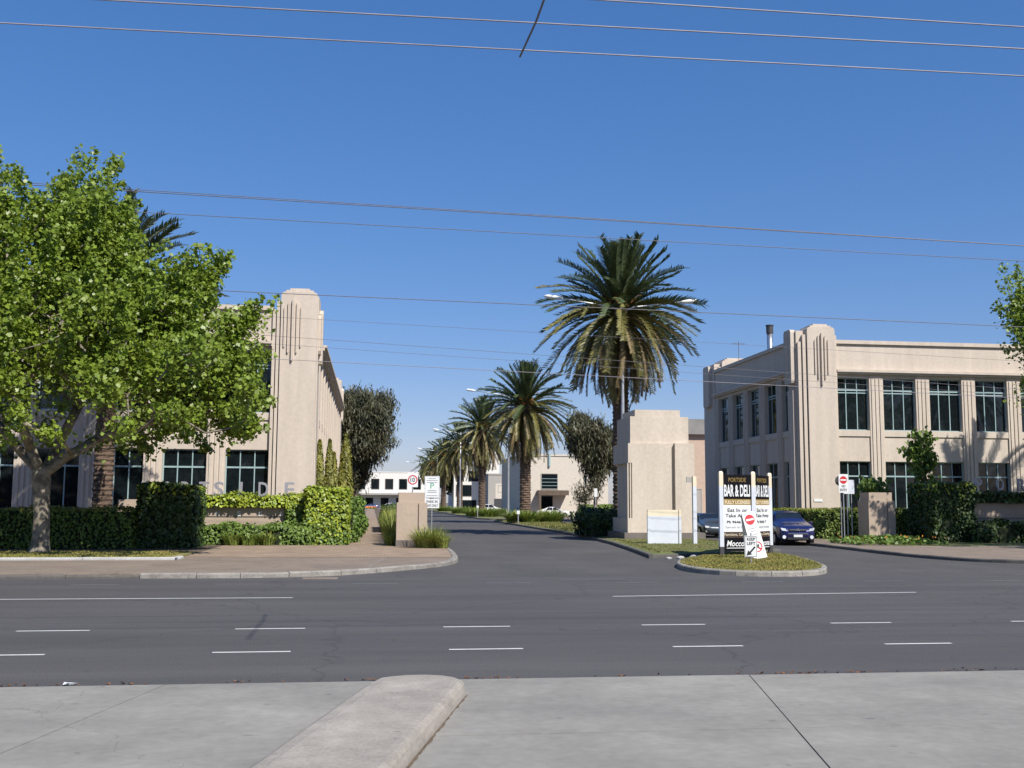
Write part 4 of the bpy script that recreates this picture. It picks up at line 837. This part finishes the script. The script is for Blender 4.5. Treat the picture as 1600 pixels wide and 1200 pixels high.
# ---- date palms
def frond_mesh(L, rise, droop, wid, m, seed, nl=40):
    """feather frond leaving the crown along +x; rachis arches up then down"""
    rr = random.Random(seed); mb = MB(); pts = []
    for k in range(13):
        q = k / 12; pts.append(Vector((L * (q - 0.06 * droop * q ** 3) * math.cos(0.0), 0, L * (rise * q - droop * q ** 2.1))))
    def at(q):
        x = q * 12; i = min(int(x), 11); return pts[i].lerp(pts[i + 1], x - i), (pts[i + 1] - pts[i]).normalized()
    mb.tube([at(q)[0] for q in (0, .25, .5, .75, 1.0)], [0.055, 0.042, 0.03, 0.02, 0.006], 4)
    for k in range(nl):
        q = 0.14 + 0.85 * k / nl; p, d = at(q); up = d.cross(Vector((0, 1, 0))); up = -up if up.z < 0 else up
        ll = wid * (math.sin(min(1, (q - 0.1) * 1.35) * math.pi * 0.62 + 0.35) ** 0.8) * rr.uniform(0.85, 1.12)
        for s in (-1, 1):
            v = (d * 0.72 + Vector((0, s * 0.85, 0)) + up * (0.42 + rr.gauss(0, 0.14))).normalized(); v.z -= 0.12 * rr.random()
            e = p + v * ll; mid = p + v * ll * 0.5; ax = d * 0.047 + up * 0.014 * s; e.z -= 0.10 * ll
            mb.face([p - ax, mid - ax, e, mid + ax, p + ax])
    return mb.mesh('frond', m)
FR = {'up': [frond_mesh(4.7, 0.20, 0.20, 0.62, 'frond_green', s) for s in (1, 2)], 'arch': [frond_mesh(4.9, 0.22, 0.50, 0.62, 'frond_green', s) for s in (3, 4)],
      'olive': [frond_mesh(4.9, 0.16, 0.62, 0.46, 'frond_olive', s) for s in (5, 6)], 'tan': [frond_mesh(4.7, 0.10, 0.48, 0.32, 'frond_tan', s) for s in (7, 8)]}
def palm(label, x, y, crown_z, seed, n=120, sc_=1.0, tr=0.45, group='date palms in a row on the median', z0=0.15, full=True):
    rr = random.Random(seed)
    t = thing('date_palm', label, 'palm', (x, y, z0), group=group)
    H = crown_z - z0; mb = MB(); loops = []; zz = 0.0
    prof = [(0, 1.55), (0.25, 1.3), (0.7, 1.08), (1.4, 1.0)]; k = 0
    while zz < H - 1.6:
        b = np.interp(zz, [p[0] for p in prof], [p[1] for p in prof]) * tr
        for dz, s in ((0, 0.955), (0.09, 1.05), (0.17, 1.0)): loops.append((zz + dz, b * s, k))
        zz += 0.23; k += 1
    for dz, s in ((-1.5, 1.1), (-1.0, 1.35), (-0.5, 1.5), (0.1, 1.3), (0.5, 0.7), (0.8, 0.25)): loops.append((H + dz, tr * s, 0))
    nn = 16; P = [[(r * (1 + 0.06 * math.sin(4 * a + q * 0.8 * math.pi)) * math.cos(a), r * (1 + 0.06 * math.sin(4 * a + q * 0.8 * math.pi)) * math.sin(a), z) for a in [2 * math.pi * j / nn for j in range(nn)]] for z, r, q in loops]
    mb.loft(P); part('trunk', mb, 'bark_palm', t, smooth=False)
    ga = 2.39996
    for i in range(n):
        f = (i + 0.5) / n           # 0 heart .. 1 skirt
        th = i * ga + rr.gauss(0, 0.12)
        if f < 0.09: el = rr.uniform(66, 84); kind = 'up'
        elif f < 0.27: el = 72 - (f - 0.09) / 0.18 * 40 + rr.gauss(0, 5); kind = 'up' if rr.random() < 0.5 else 'arch'
        elif f < 0.47: el = 32 - (f - 0.27) / 0.20 * 32 + rr.gauss(0, 5); kind = 'arch' if rr.random() < 0.6 else 'olive'
        elif f < 0.74: el = -(f - 0.47) / 0.27 * 36 + rr.gauss(0, 5); kind = 'olive' if rr.random() < 0.75 else 'tan'
        else: el = -36 - (f - 0.74) / 0.26 * 36 + rr.gauss(0, 5); kind = 'tan' if rr.random() < 0.7 else 'olive'
        me = rr.choice(FR[kind]); zc = H + 0.45 - 1.1 * f
        o = bpy.data.objects.new('frond', me); COL.objects.link(o); o.parent = t
        r0 = 0.28 * f + 0.08; s = sc_ * rr.uniform(0.88, 1.06) * (0.92 if f < 0.12 else 1) * (1.0 if f < 0.6 else 0.98)
        o.matrix_local = Matrix.Translation((r0 * math.cos(th), r0 * math.sin(th), zc)) @ Matrix.Rotation(th, 4, 'Z') @ Matrix.Rotation(-R(el), 4, 'Y') @ Matrix.Rotation(rr.gauss(0, 0.25), 4, 'X') @ Matrix.Scale(s, 4)
    # orange fruit stalks round the heart
    for k in range(9):
        a = k * 0.7 + rr.random(); mb = MB()
        for j in range(16):
            b_ = a + rr.gauss(0, 0.28); L = rr.uniform(0.9, 1.6)
            p0 = Vector((0.3 * math.cos(a), 0.3 * math.sin(a), 0)); p2 = Vector((math.cos(b_) * L * 0.9, math.sin(b_) * L * 0.9, rr.uniform(-0.1, 0.9))); p1 = (p0 + p2) * 0.5 + Vector((0, 0, 0.45))
            mb.tube([p0, p1, p2], [0.03, 0.035, 0.02], 3)
        part('fruit_stalk', mb, 'fruit_orange', t, (0, 0, H + 0.2))
    return t
PX = 14.65
palm('nearest tall date palm rising behind the gate pylon', PX, 62, 13.3, 1, 215, 1.0, 0.47)
palm('second date palm along the median between agapanthus clumps', PX, 102, 11.1, 2, 190, 0.98, 0.52)
palm('third date palm along the median', PX, 143, 11.6, 3, 160, 1.0, 0.47)
palm('fourth date palm along the median', PX, 180, 11.2, 4, 140, 1.0, 0.5)
palm('fifth date palm along the median', PX, 221, 11.0, 5, 110, 1.0, 0.5)
palm('farthest date palm at the end of the median', PX, 265, 11.0, 6, 80, 1.0, 0.5)
palm('date palm half hidden behind the plane tree crown', -12.5, 52.0, 11.8, 7, 150, 0.98, 0.44, group=None, z0=0.12)
palm('date palm beside the front of the beige building, seen by its shadow', 43.3, 56.3, 11.2, 8, 120, 0.95, 0.45, group=None, z0=0.12)

# ================================================================== STREET LAMPS
def street_lamp(label, x, y, h=13.4):
    t = thing('street_lamp', label, 'street lamp', (x, y, 0.15), group='double-armed street lamps on the median')
    part('pole', MB().tube([(0, 0, 0), (0, 0, 0.5), (0, 0, h * 0.6), (0, 0, h)], [0.15, 0.13, 0.10, 0.075], 12), 'galvanised', t, smooth=True)
    for s in (-1, 1):
        part('arm', MB().tube([(0, 0, h - 0.35), (s * 0.7, 0, h - 0.05), (s * 2.0, 0, h + 0.12), (s * 3.6, 0, h + 0.34)], [0.06, 0.055, 0.045, 0.04], 8), 'galvanised', t, smooth=True)
        mb = MB(); loops = []
        for q, wd, hh in ((0, 0.07, 0.05), (0.15, 0.14, 0.09), (0.5, 0.20, 0.13), (0.9, 0.17, 0.12), (1.12, 0.06, 0.04)):
            zc = h + 0.34 + q * 0.10; loops.append([(s * (3.55 + q), wd * math.cos(a), zc + hh * math.sin(a)) for a in [2 * math.pi * k / 10 for k in range(10)]])
        mb.loft(loops); part('lamp_head', mb, 'lamp_white', t, smooth=True)
for lb, y in (('nearest double street lamp in front of the tall palm', 60.4), ('second double street lamp along the median', 113), ('third double street lamp along the median', 176), ('fourth double street lamp along the median', 240), ('farthest double street lamp along the median', 320)): street_lamp(lb, 14.4, y)

# ================================================================== SIGNS
# bar sign: two boards on three posts, set in a shallow V
bs = thing('bar_sign', 'black and white bar and deli sign on three pale posts', 'sign', (13.0, 37.3, 0.14))
def post(x, y, h, parent, w_=0.15):
    o = part('post', MB().box(-w_ / 2, w_ / 2, -w_ / 2, w_ / 2, 0.32, h - 0.55), 'sign_pale', parent, (x, y, 0))
    part('post_top', MB().box(-w_ / 2, w_ / 2, -w_ / 2, w_ / 2, h - 0.55, h - 0.06).hexa([(-w_ / 2, -w_ / 2, h - .06), (w_ / 2, -w_ / 2, h - .06), (w_ / 2, w_ / 2, h - .06), (-w_ / 2, w_ / 2, h - .06), (-w_ * .3, -w_ * .3, h), (w_ * .3, -w_ * .3, h), (w_ * .3, w_ * .3, h), (-w_ * .3, w_ * .3, h)]), 'sign_cream', o)
    part('post_foot', MB().box(-w_ / 2, w_ / 2, -w_ / 2, w_ / 2, -0.1, 0.32), 'far_dark' if w_ > 0.1 else 'sign_pale', o)
PL, PM, PR = (12.46 - 13, 37.2 - 37.3), (13.72 - 13, 37.35 - 37.3), (14.88 - 13, 38.75 - 37.3)
for q in (PL, PM, PR): post(q[0], q[1], 3.02, bs)
def board(a, b, parent):
    d = Vector((b[0] - a[0], b[1] - a[1], 0)); W = d.length - 0.16; ang = math.atan2(d.y, d.x); d.normalize(); o0 = Vector((a[0], a[1], 0)) + d * 0.08
    def strip(z0, z1, m, nm='panel'): return part(nm, MB().box(0, W, -0.02, 0.02, z0 - 0.14, z1 - 0.14), m, parent, o0, ang)
    p1 = strip(2.16, 3.04, 'sign_black'); p2 = strip(1.95, 2.16, 'sign_gold'); p3 = strip(0.99, 1.95, 'sign_white'); p4 = strip(0.78, 0.99, 'sign_brown'); p5 = strip(0.30, 0.78, 'sign_black')
    def tx(p, s, x0, x1, z0, z1, m, **k): obj('lettering', textmesh(s, (x1 - x0) * W, z1 - z0, m, **k), p, (x0 * W, -0.0212, z0 - 0.14))
    tx(p1, 'PORTSIDE', .2, .82, 2.78, 2.93, 'sign_gold'); tx(p1, 'BAR & DELI', .04, .96, 2.25, 2.68, 'sign_white', bold=0.03)
    tx(p2, 'FULLY LICENSED', .06, .96, 1.985, 2.115, 'sign_cream', bold=0.02)
    tx(p3, 'Eat In or', .15, .86, 1.70, 1.83, 'ink', bold=0.015); tx(p3, 'Take Away', .07, .93, 1.47, 1.63, 'ink', bold=0.015)
    tx(p3, 'Ph 9646 7', .12, .74, 1.29, 1.39, 'ink', bold=0.03); tx(p3, 'Open early for breakfast', .05, .95, 1.09, 1.20, 'ink_grey')
    tx(p4, 'Functions, Catering', .03, .95, 0.82, 0.945, 'sign_cream')
    tx(p5, 'Moccona', .10, .94, 0.47, 0.68, 'sign_white', shear=0.25, bold=0.02)
    part('underline', MB().box(0.10 * W, 0.94 * W, -0.024, -0.0205, 0.40 - 0.14, 0.425 - 0.14), 'sign_white', p5, (0, 0, 0))
board(PL, PM, bs); board(PM, PR, bs)
# keep left sign
kl_ = thing('keep_left_sign', 'small white keep left sign on a short post', 'sign', (11.80, 32.4, 0.14), R(-2))
part('post', MB().tube([(0.02, 0.03, -0.1), (0.02, 0.03, 0.95)], 0.022, 8), 'galvanised', kl_)
pn = part('panel', MB().box(-0.20, 0.20, -0.012, 0.012, 0.20, 0.86), 'sign_white', kl_)
part('border', MB().box(-0.185, 0.185, -0.0165, -0.0125, 0.215, 0.225).box(-0.185, 0.185, -0.0165, -0.0125, 0.835, 0.845).box(-0.185, -0.177, -0.0165, -0.0125, 0.225, 0.835).box(0.177, 0.185, -0.0165, -0.0125, 0.225, 0.835), 'ink', pn)
obj('lettering', textmesh('KEEP', 0.27, 0.095, 'ink', bold=0.02), pn, (-0.125, -0.0126, 0.71)); obj('lettering', textmesh('LEFT', 0.27, 0.095, 'ink', bold=0.02), pn, (-0.125, -0.0126, 0.575))
mb = MB(); A = [(0.15, 0.50), (0.11, 0.535), (-0.045, 0.365), (-0.09, 0.41), (-0.15, 0.245), (0.035, 0.285), (-0.005, 0.325)]
mb.prism([(x, -0.0126, z) for x, z in A], [(x, -0.0165, z) for x, z in A]); part('arrow', mb, 'ink', pn)
# leaning A-frame board
af = thing('sandwich_board', 'leaning white sandwich board with a red no entry disc', 'sign', (13.02, 35.2, 0.145), R(6)); af.rotation_euler = (0, R(-11.5), R(6))
for s in (-1, 1):
    pnl = part('panel', MB().hexa([(-0.25, s * 0.30 - 0.012, 0.02), (0.25, s * 0.30 - 0.012, 0.02), (0.25, s * 0.30 + 0.012, 0.02), (-0.25, s * 0.30 + 0.012, 0.02), (-0.235, s * 0.03 - 0.012, 1.58), (0.235, s * 0.03 - 0.012, 1.58), (0.235, s * 0.03 + 0.012, 1.58), (-0.235, s * 0.03 + 0.012, 1.58)]), 'sign_white', af)
    if s < 0: front = pnl
part('hinge', MB().tube([(-0.2, 0, 1.57), (0.2, 0, 1.57)], 0.02, 6), 'galvanised', af)
tilt = math.atan2(0.27, 1.56)
def on_front(name, mb, m, z):
    yy = -0.30 - 0.0125 + 0.27 * (z - 0.02) / 1.56; o = part(name, mb, m, front, (0, yy, z)); o.rotation_euler = (-tilt, 0, 0); return o
on_front('no_entry_disc', MB().disc((0, 0), 0.175, -0.006, 0.0, 24), 'sign_red', 1.34); on_front('no_entry_bar', MB().box(-0.14, 0.14, -0.010, -0.0065, -0.032, 0.032), 'sign_white', 1.34)
mb = MB(); k = 28
for i in range(k):
    a0, a1 = 2 * math.pi * i / k, 2 * math.pi * (i + 1) / k
    mb.hexa([(r * math.cos(a), y, r * math.sin(a)) for y in (0.0, -0.006) for r, a in ((0.145, a0), (0.18, a0), (0.18, a1), (0.145, a1))])
on_front('prohibition_ring', mb, 'sign_red', 0.42); on_front('prohibition_bar', MB().hexa([(-0.13, 0, 0.09), (-0.09, 0, 0.13), (0.13, 0, -0.09), (0.09, 0, -0.13), (-0.13, -.005, 0.09), (-0.09, -.005, 0.13), (0.13, -.005, -0.09), (0.09, -.005, -0.13)]), 'sign_red', 0.42)
mb = MB(); A = [(-0.10, -0.03), (-0.02, -0.045), (0.06, 0.0), (0.08, 0.07), (0.02, 0.075), (-0.03, 0.03), (-0.09, 0.02)]
mb.prism([(x, -.0052, z) for x, z in A], [(x, -.009, z) for x, z in A]); on_front('pictogram', mb, 'ink', 0.42)
for z, wd in ((1.04, 0.30), (0.95, 0.16), (0.83, 0.32), (0.72, 0.33)): on_front('lettering_line', MB().box(-wd / 2, wd / 2, -0.004, 0.0, -0.012, 0.012), 'ink_grey', z)
# white notice board and post by the pylon
wb = thing('notice_board', 'blank pale notice board on two legs in front of the gate pylon', 'sign', (13.1, 47.0, 0.16))
part('panel', MB().box(-0.68, 0.62, -0.02, 0.02, 0.03, 1.26), 'sign_pale', wb); part('top_panel', MB().box(-0.68, 0.62, -0.02, 0.02, 1.26, 1.54), 'sign_cream', wb)
for x in (-0.74, 0.71): 
    o = part('leg', MB().box(x - 0.055 if x > 0 else x - 0.06, x + 0.055, -0.055, 0.055, -0.12, 1.27), 'sign_pale', wb); part('leg_top', MB().box(x - 0.055 if x > 0 else x - 0.06, x + 0.055, -0.055, 0.055, 1.27, 1.55), 'sign_cream', o)
tp = thing('tall_post', 'tall pale timber post with a small grey plate beside the notice board', 'post', (14.5, 47.0, 0.16))
part('shaft', MB().box(-0.085, 0.085, -0.085, 0.085, -0.1, 2.6), 'sign_pale', tp); part('top', MB().box(-0.085, 0.085, -0.085, 0.085, 2.6, 3.06), 'sign_cream', tp)
part('plate', MB().box(-0.36, -0.087, -0.03, 0.03, 2.78, 3.03), 'far_grey', tp)
# no entry sign
ne = thing('no_entry_sign', 'no entry sign on a thin pole beside the shaded pillar', 'sign', (24.85, 54.0, 0.12))
part('pole', MB().tube([(0, 0.03, 0), (0, 0.03, 3.3)], 0.03, 8), 'galvanised', ne)
pn = part('panel', MB().box(-0.26, 0.26, -0.012, 0.0, 2.48, 3.47), 'sign_white', ne)
part('disc', MB().disc((0, 3.16), 0.205, -0.017, -0.0125, 24), 'sign_red', pn); part('bar', MB().box(-0.165, 0.165, -0.021, -0.0175, 3.12, 3.20), 'sign_white', pn)
obj('lettering', textmesh('NO', 0.2, 0.14, 'ink', bold=0.02), pn, (-0.10, -0.0125, 2.76)); obj('lettering', textmesh('ENTRY', 0.40, 0.14, 'ink', bold=0.02), pn, (-0.20, -0.0125, 2.56))
gs = thing('grey_sign', 'blank grey sign back on twin poles beside the no entry sign', 'sign', (25.45, 54.6, 0.12))
for x in (-0.12, 0.12): part('pole', MB().tube([(x, 0.03, 0), (x, 0.03, 3.1)], 0.026, 8), 'galvanised', gs)
part('panel', MB().box(-0.30, 0.28, -0.012, 0.0, 2.43, 3.18), 'sign_pale', gs)
bd = thing('round_sign', 'dark back of a round sign behind the no entry sign', 'sign', (24.86, 54.35, 0.12))
part('disc', MB().disc((-0.04, 3.12), 0.27, 0.0, 0.012, 20), 'far_dark', bd); part('pole', MB().tube([(0, 0.04, 0), (0, 0.04, 3.3)], 0.026, 8), 'galvanised', bd)
# speed sign and parking signs by the low pillar
sp = thing('speed_sign', 'white ten speed limit sign with a red ring above the low pillar', 'sign', (1.80, 48.2, 0.12))
part('pole', MB().tube([(0, 0.03, 0), (0, 0.03, 3.1)], 0.03, 8), 'galvanised', sp)
pn = part('panel', MB().box(-0.235, 0.235, -0.012, 0.0, 2.54, 3.18), 'sign_white', sp); mb = MB()
for i in range(28):
    a0, a1 = 2 * math.pi * i / 28, 2 * math.pi * (i + 1) / 28
    mb.hexa([(r * math.cos(a), y, 2.87 + r * math.sin(a)) for y in (-0.0125, -0.017) for r, a in ((0.165, a0), (0.215, a0), (0.215, a1), (0.165, a1))])
part('ring', mb, 'sign_red', pn); obj('lettering', textmesh('10', 0.20, 0.20, 'ink', bold=0.02), pn, (-0.10, -0.0125, 2.77))
pk = thing('parking_sign', 'white parking sign with a green letter above a smaller plate', 'sign', (2.72, 49.0, 0.12))
part('pole', MB().tube([(0, 0.03, 0), (0, 0.03, 3.0)], 0.028, 8), 'galvanised', pk)
pn = part('panel', MB().box(-0.34, 0.34, -0.012, 0.0, 2.07, 3.06), 'sign_white', pk)
part('border', MB().box(-0.32, 0.32, -0.015, -0.0125, 2.09, 2.10).box(-0.32, 0.32, -0.015, -0.0125, 3.03, 3.04).box(-0.32, -0.31, -0.015, -0.0125, 2.10, 3.03).box(0.31, 0.32, -0.015, -0.0125, 2.10, 3.03), 'ink_grey', pn)
obj('lettering', textmesh('P', 0.17, 0.24, 'ink_green', bold=0.0), pn, (-0.08, -0.0125, 2.50))
for z, wd in ((2.95, 0.34), (2.86, 0.50), (2.77, 0.46), (2.40, 0.40), (2.32, 0.44), (2.17, 0.50)): part('lettering_line', MB().box(-wd / 2, wd / 2, -0.0135, -0.0125, z - 0.016, z + 0.016), 'ink_grey', pn)
p2 = part('lower_panel', MB().box(-0.30, 0.33, -0.012, 0.0, 1.60, 2.02), 'sign_white', pk)
obj('lettering', textmesh('PARK IN', 0.50, 0.12, 'ink', bold=0.015), p2, (-0.24, -0.0125, 1.84)); obj('lettering', textmesh('BAYS ONLY', 0.54, 0.12, 'ink', bold=0.015), p2, (-0.26, -0.0125, 1.66))
# small far posts and signs on the median
for x, y, h, lb in ((18.6, 88, 3.1, 'thin bare sign pole on the far carriageway edge'), (12.6, 92, 1.2, 'short marker post at the median kerb'), (12.9, 131, 1.5, 'short marker post by the third palm'), (24.4, 92, 2.2, 'short pole with a white plate before the gum tree')):
    t = thing('marker_post', lb, 'post', (x, y, 0.1)); part('shaft', MB().tube([(0, 0, 0), (0, 0, h)], 0.05, 6), 'galvanised', t); part('plate', MB().box(-0.13, 0.13, -0.07, -0.055, h - 0.7 if h > 2 else h - 0.3, h), 'sign_white', t)

# ================================================================== CARS
def make_car(label, loc, rz, paint, suv=True, group=None, cat='car', plate=True):
    t = thing('car', label, cat, loc, rz, group)
    # stations along x (front at -x): x, z bottom, z belt/bonnet, half width, z roof, half roof width
    if suv: S = [(-2.22, .42, .62, .62, .62, .50), (-2.14, .26, .80, .82, .82, .68), (-1.95, .22, .92, .89, .95, .74), (-1.45, .22, 1.00, .91, 1.05, .76), (-1.02, .22, 1.05, .915, 1.12, .76), (-0.35, .22, 1.06, .915, 1.60, .64), (0.15, .22, 1.06, .915, 1.68, .64), (1.0, .22, 1.06, .915, 1.67, .63), (1.65, .24, 1.06, .90, 1.60, .62), (2.02, .28, 1.02, .86, 1.18, .68), (2.14, .42, .85, .78, .88, .62)]
    else: S = [(-2.32, .40, .55, .60, .56, .50), (-2.22, .24, .70, .82, .72, .68), (-2.0, .20, .78, .88, .80, .74), (-1.4, .20, .88, .90, .92, .76), (-0.95, .20, .93, .905, .98, .76), (-0.10, .20, .95, .905, 1.40, .60), (0.30, .20, .95, .905, 1.45, .60), (0.95, .20, .95, .905, 1.42, .59), (1.65, .22, .95, .89, 1.05, .68), (2.20, .26, .92, .86, .98, .70), (2.34, .42, .78, .76, .80, .62)]
    def sec(s):
        x, zb, zl, hw, zr, rw = s; m_ = zb + (zl - zb) * 0.45
        h_ = [(hw * 0.86, zb), (hw * 0.97, zb + 0.10), (hw, m_), (hw * 0.985, zl - 0.05), (hw * 0.94, zl), (rw + (hw * 0.94 - rw) * 0.12, zl + (zr - zl) * 0.86), (rw * 0.86, zr)]
        return [(x, -y, z) for y, z in h_] + [(x, y, z) for y, z in reversed(h_)]
    body = MB(); body.loft([sec(s) for s in S]); bo = part('body', body, paint, t, smooth=True)
    mod = bo.modifiers.new('soft', 'SUBSURF'); mod.levels = 1; mod.render_levels = 1
    cab0, cab1 = (4, 5); off = 0.012
    def glass(name, P): part(name, MB().face(P), 'car_glass', t)
    a, b = S[4], S[5]
    glass('windscreen', [(a[0] + .06, -.70, a[4] + .04), (a[0] + .06, .70, a[4] + .04), (b[0] - .06, .56, b[4] - .05 + .03), (b[0] - .06, -.56, b[4] - .05 + .03)])
    rr_, rs = S[8], S[9]
    if suv: glass('rear_window', [(1.72, -.55, 1.56), (1.72, .55, 1.56), (2.06, .66, 1.10), (2.06, -.66, 1.10)])
    else: glass('rear_window', [(1.02, -.50, 1.42), (1.02, .50, 1.42), (1.62, .62, 1.09), (1.62, -.62, 1.09)])
    for s in (-1, 1):
        z0 = S[6][2] + 0.03; z1 = S[6][4] - 0.10; o0 = S[6][3] * 0.94 + 0.005; o1 = S[6][5] + 0.06
        for x0, x1, x2, x3 in (((-0.80, 0.20, 0.20, -0.30) if suv else (-0.70, 0.28, 0.28, -0.10)), ((0.28, 1.30, 1.25, 0.28) if suv else (0.36, 1.25, 0.90, 0.36))):
            part('side_window', MB().face([(x0, s * (o0 + off), z0), (x1, s * (o0 + off), z0), (x2, s * (o1 + off), z1), (x3, s * (o1 + off), z1)]), 'car_glass', t)
        mb = MB(); mb.loft([[(-2.16 + q, s * (0.52 + y_) , z) for y_, z in ((0.0, 0.70), (0.24, 0.73), (0.30, 0.86), (0.06, 0.82))] for q in (-0.035 + 0.0, 0.20)] if suv else [[(-2.24 + q, s * (0.50 + y_), z) for y_, z in ((0.0, 0.58), (0.26, 0.60), (0.30, 0.72), (0.05, 0.69))] for q in (-0.035, 0.2)])
        part('headlight', mb, 'lamp_glass', t)
        part('fog_light', MB().tube([(-2.235, s * 0.66, 0.42), (-2.05, s * 0.66, 0.42)], 0.085, 12), 'lamp_glass', t)
        part('mirror', MB().loft([[(-0.78 + dx, s * (0.93 + dy), 1.05 + dz) for dx, dz in ((-.07, -.07), (.07, -.07), (.07, .08), (-.07, .07))] for dy in (0, 0.19)]), paint, t)
        part('tail_light', MB().box(2.02, 2.12, s * 0.70 - 0.08, s * 0.70 + 0.08, 0.80, 1.0), 'sign_red', t)
        for x in (-1.35, 1.35):
            wh = part('wheel', MB().tube([(x, s * 0.71, 0.33), (x, s * 0.925, 0.33)], 0.335, 22), 'tyre', t); part('rim', MB().tube([(x, s * 0.90, 0.33), (x, s * 0.935, 0.33)], 0.21, 16), 'chrome', wh)
    zf = 0.80 if suv else 0.66
    part('grille', MB().box(-2.235, -2.1, -0.42, 0.42, zf - 0.09, zf + 0.0), 'bumper_black', t); part('grille_bar', MB().box(-2.25, -2.2, -0.40, 0.40, zf - 0.055, zf - 0.02), 'chrome', t)
    mb = MB()
    for k in range(3):
        a_ = math.radians(90 + 120 * k); c_, s_ = math.cos(a_), math.sin(a_); P = [(0, 0), (0.045 * c_ - 0.026 * s_, 0.045 * s_ + 0.026 * c_), (0.09 * c_, 0.09 * s_), (0.045 * c_ + 0.026 * s_, 0.045 * s_ - 0.026 * c_)]
        mb.prism([(-2.252, y, zf - 0.04 + z) for y, z in P], [(-2.266, y, zf - 0.04 + z) for y, z in P])
    part('badge', mb, 'chrome', t)
    part('lower_grille', MB().box(-2.245, -2.1, -0.50, 0.50, 0.30, 0.40), 'bumper_black', t); part('bumper_trim', MB().box(-2.25, -2.15, -0.48, 0.48, 0.565, 0.59), 'chrome', t)
    part('number_plate', MB().box(-2.262, -2.24, -0.21, 0.21, 0.42, 0.535), 'sign_white', t)
    return t
make_car('dark blue four-wheel drive facing the road beside the clipped hedge', (20.55, 51.4, 0), R(83), 'car_blue', True)
make_car('dark silver sedan behind the bar and deli sign', (20.2, 62.6, 0), R(86), 'car_silver', False)
make_car('white car half hidden behind the gate pylon', (22.8, 84.5, 0), R(88), 'car_white', False)
make_car('dark red car in front of the half hidden white car', (21.4, 76.5, 0), R(88), 'car_red', True)
make_car('small blue car at the far end of the brick path', (-0.6, 290, 0.0), R(5), 'car_lightblue', False)
make_car('white van-like car under the far canopy', (4.5, 303, 0.0), R(3), 'car_white', True)
make_car('white car parked before the cream block entrance', (24.5, 143, 0), R(178), 'car_white', False)
make_car('white ute beyond the second palm trunk', (21.0, 190, 0), R(170), 'car_white', True)
make_car('silver car in the shade left of the cream block', (19.6, 140, 0), R(88), 'car_silver', False)

# ================================================================== OVERHEAD WIRES
def wire(label, p, q, r, sag=0.0, m='wire_grey', group='overhead wires', ext=1.6):
    p, q = Vector(p), Vector(q); d = q - p; a = p - d * ext * 0.5; b = q + d * ext * 0.5
    pts = [a.lerp(b, k / 24) - Vector((0, 0, sag * (1 - (2 * k / 24 - 1) ** 2))) for k in range(25)]
    return tag(part('overhead_wire', MB().tube(pts, r, 5), m, None, smooth=True), label, 'wire', group)
k_ = 5.8 / 5.1
wire('lower of the two cables joined by the spacer rod', (-4.05 * k_, 13.1, 7.78), (7.75 * k_, 13.1, 7.90), 0.0095, 0, 'wire_pale')
wire('upper of the two cables joined by the spacer rod', (-3.6, 12.2, 7.73), (8.2, 12.2, 7.86), 0.0095, 0, 'wire_pale')
wire('topmost cable crossing the upper corner of the sky', (-3.2, 11.45, 7.74), (8.2, 11.45, 7.78), 0.009, 0, 'wire_pale')
tag(part('spacer_rod', MB().tube([(1.82, 13.32, 7.84), (1.86, 12.2, 7.80), (1.9, 9.8, 7.84)], 0.014, 6), 'wire_grey', None), 'thin dark spacer rod tying the high cables together', 'rod')
wire('thick twisted cable crossing above the tall palm', (-10.64, 42.00, 14.03), (27.90, 42.00, 13.21), 0.0182)
wire('second strand wound round the thick cable', (-10.64, 42.07, 14.12), (27.90, 42.07, 13.24), 0.0130)
wire('thin cable crossing through the top of the tall palm', (-10.36, 42.00, 13.20), (27.87, 42.00, 12.53), 0.0143)
wire('dark cable passing just below the corner tower top', (-5.65, 42.00, 10.16), (26.54, 42.00, 9.65), 0.0156)
wire('faint thin cable below the dark one', (-3.91, 42.00, 9.19), (26.54, 42.00, 8.17), 0.0065)
wire('faint middle cable crossing the palm crown', (-3.88, 42.00, 8.43), (26.54, 42.00, 6.96), 0.0078)
wire('faint lower cable crossing the palm skirt', (-3.81, 42.40, 8.16), (26.47, 42.40, 6.76), 0.0065)
wire('pale lowest cable crossing the corner towers', (-3.86, 42.00, 7.52), (19.23, 42.00, 6.80), 0.0111, 0, 'wire_pale')
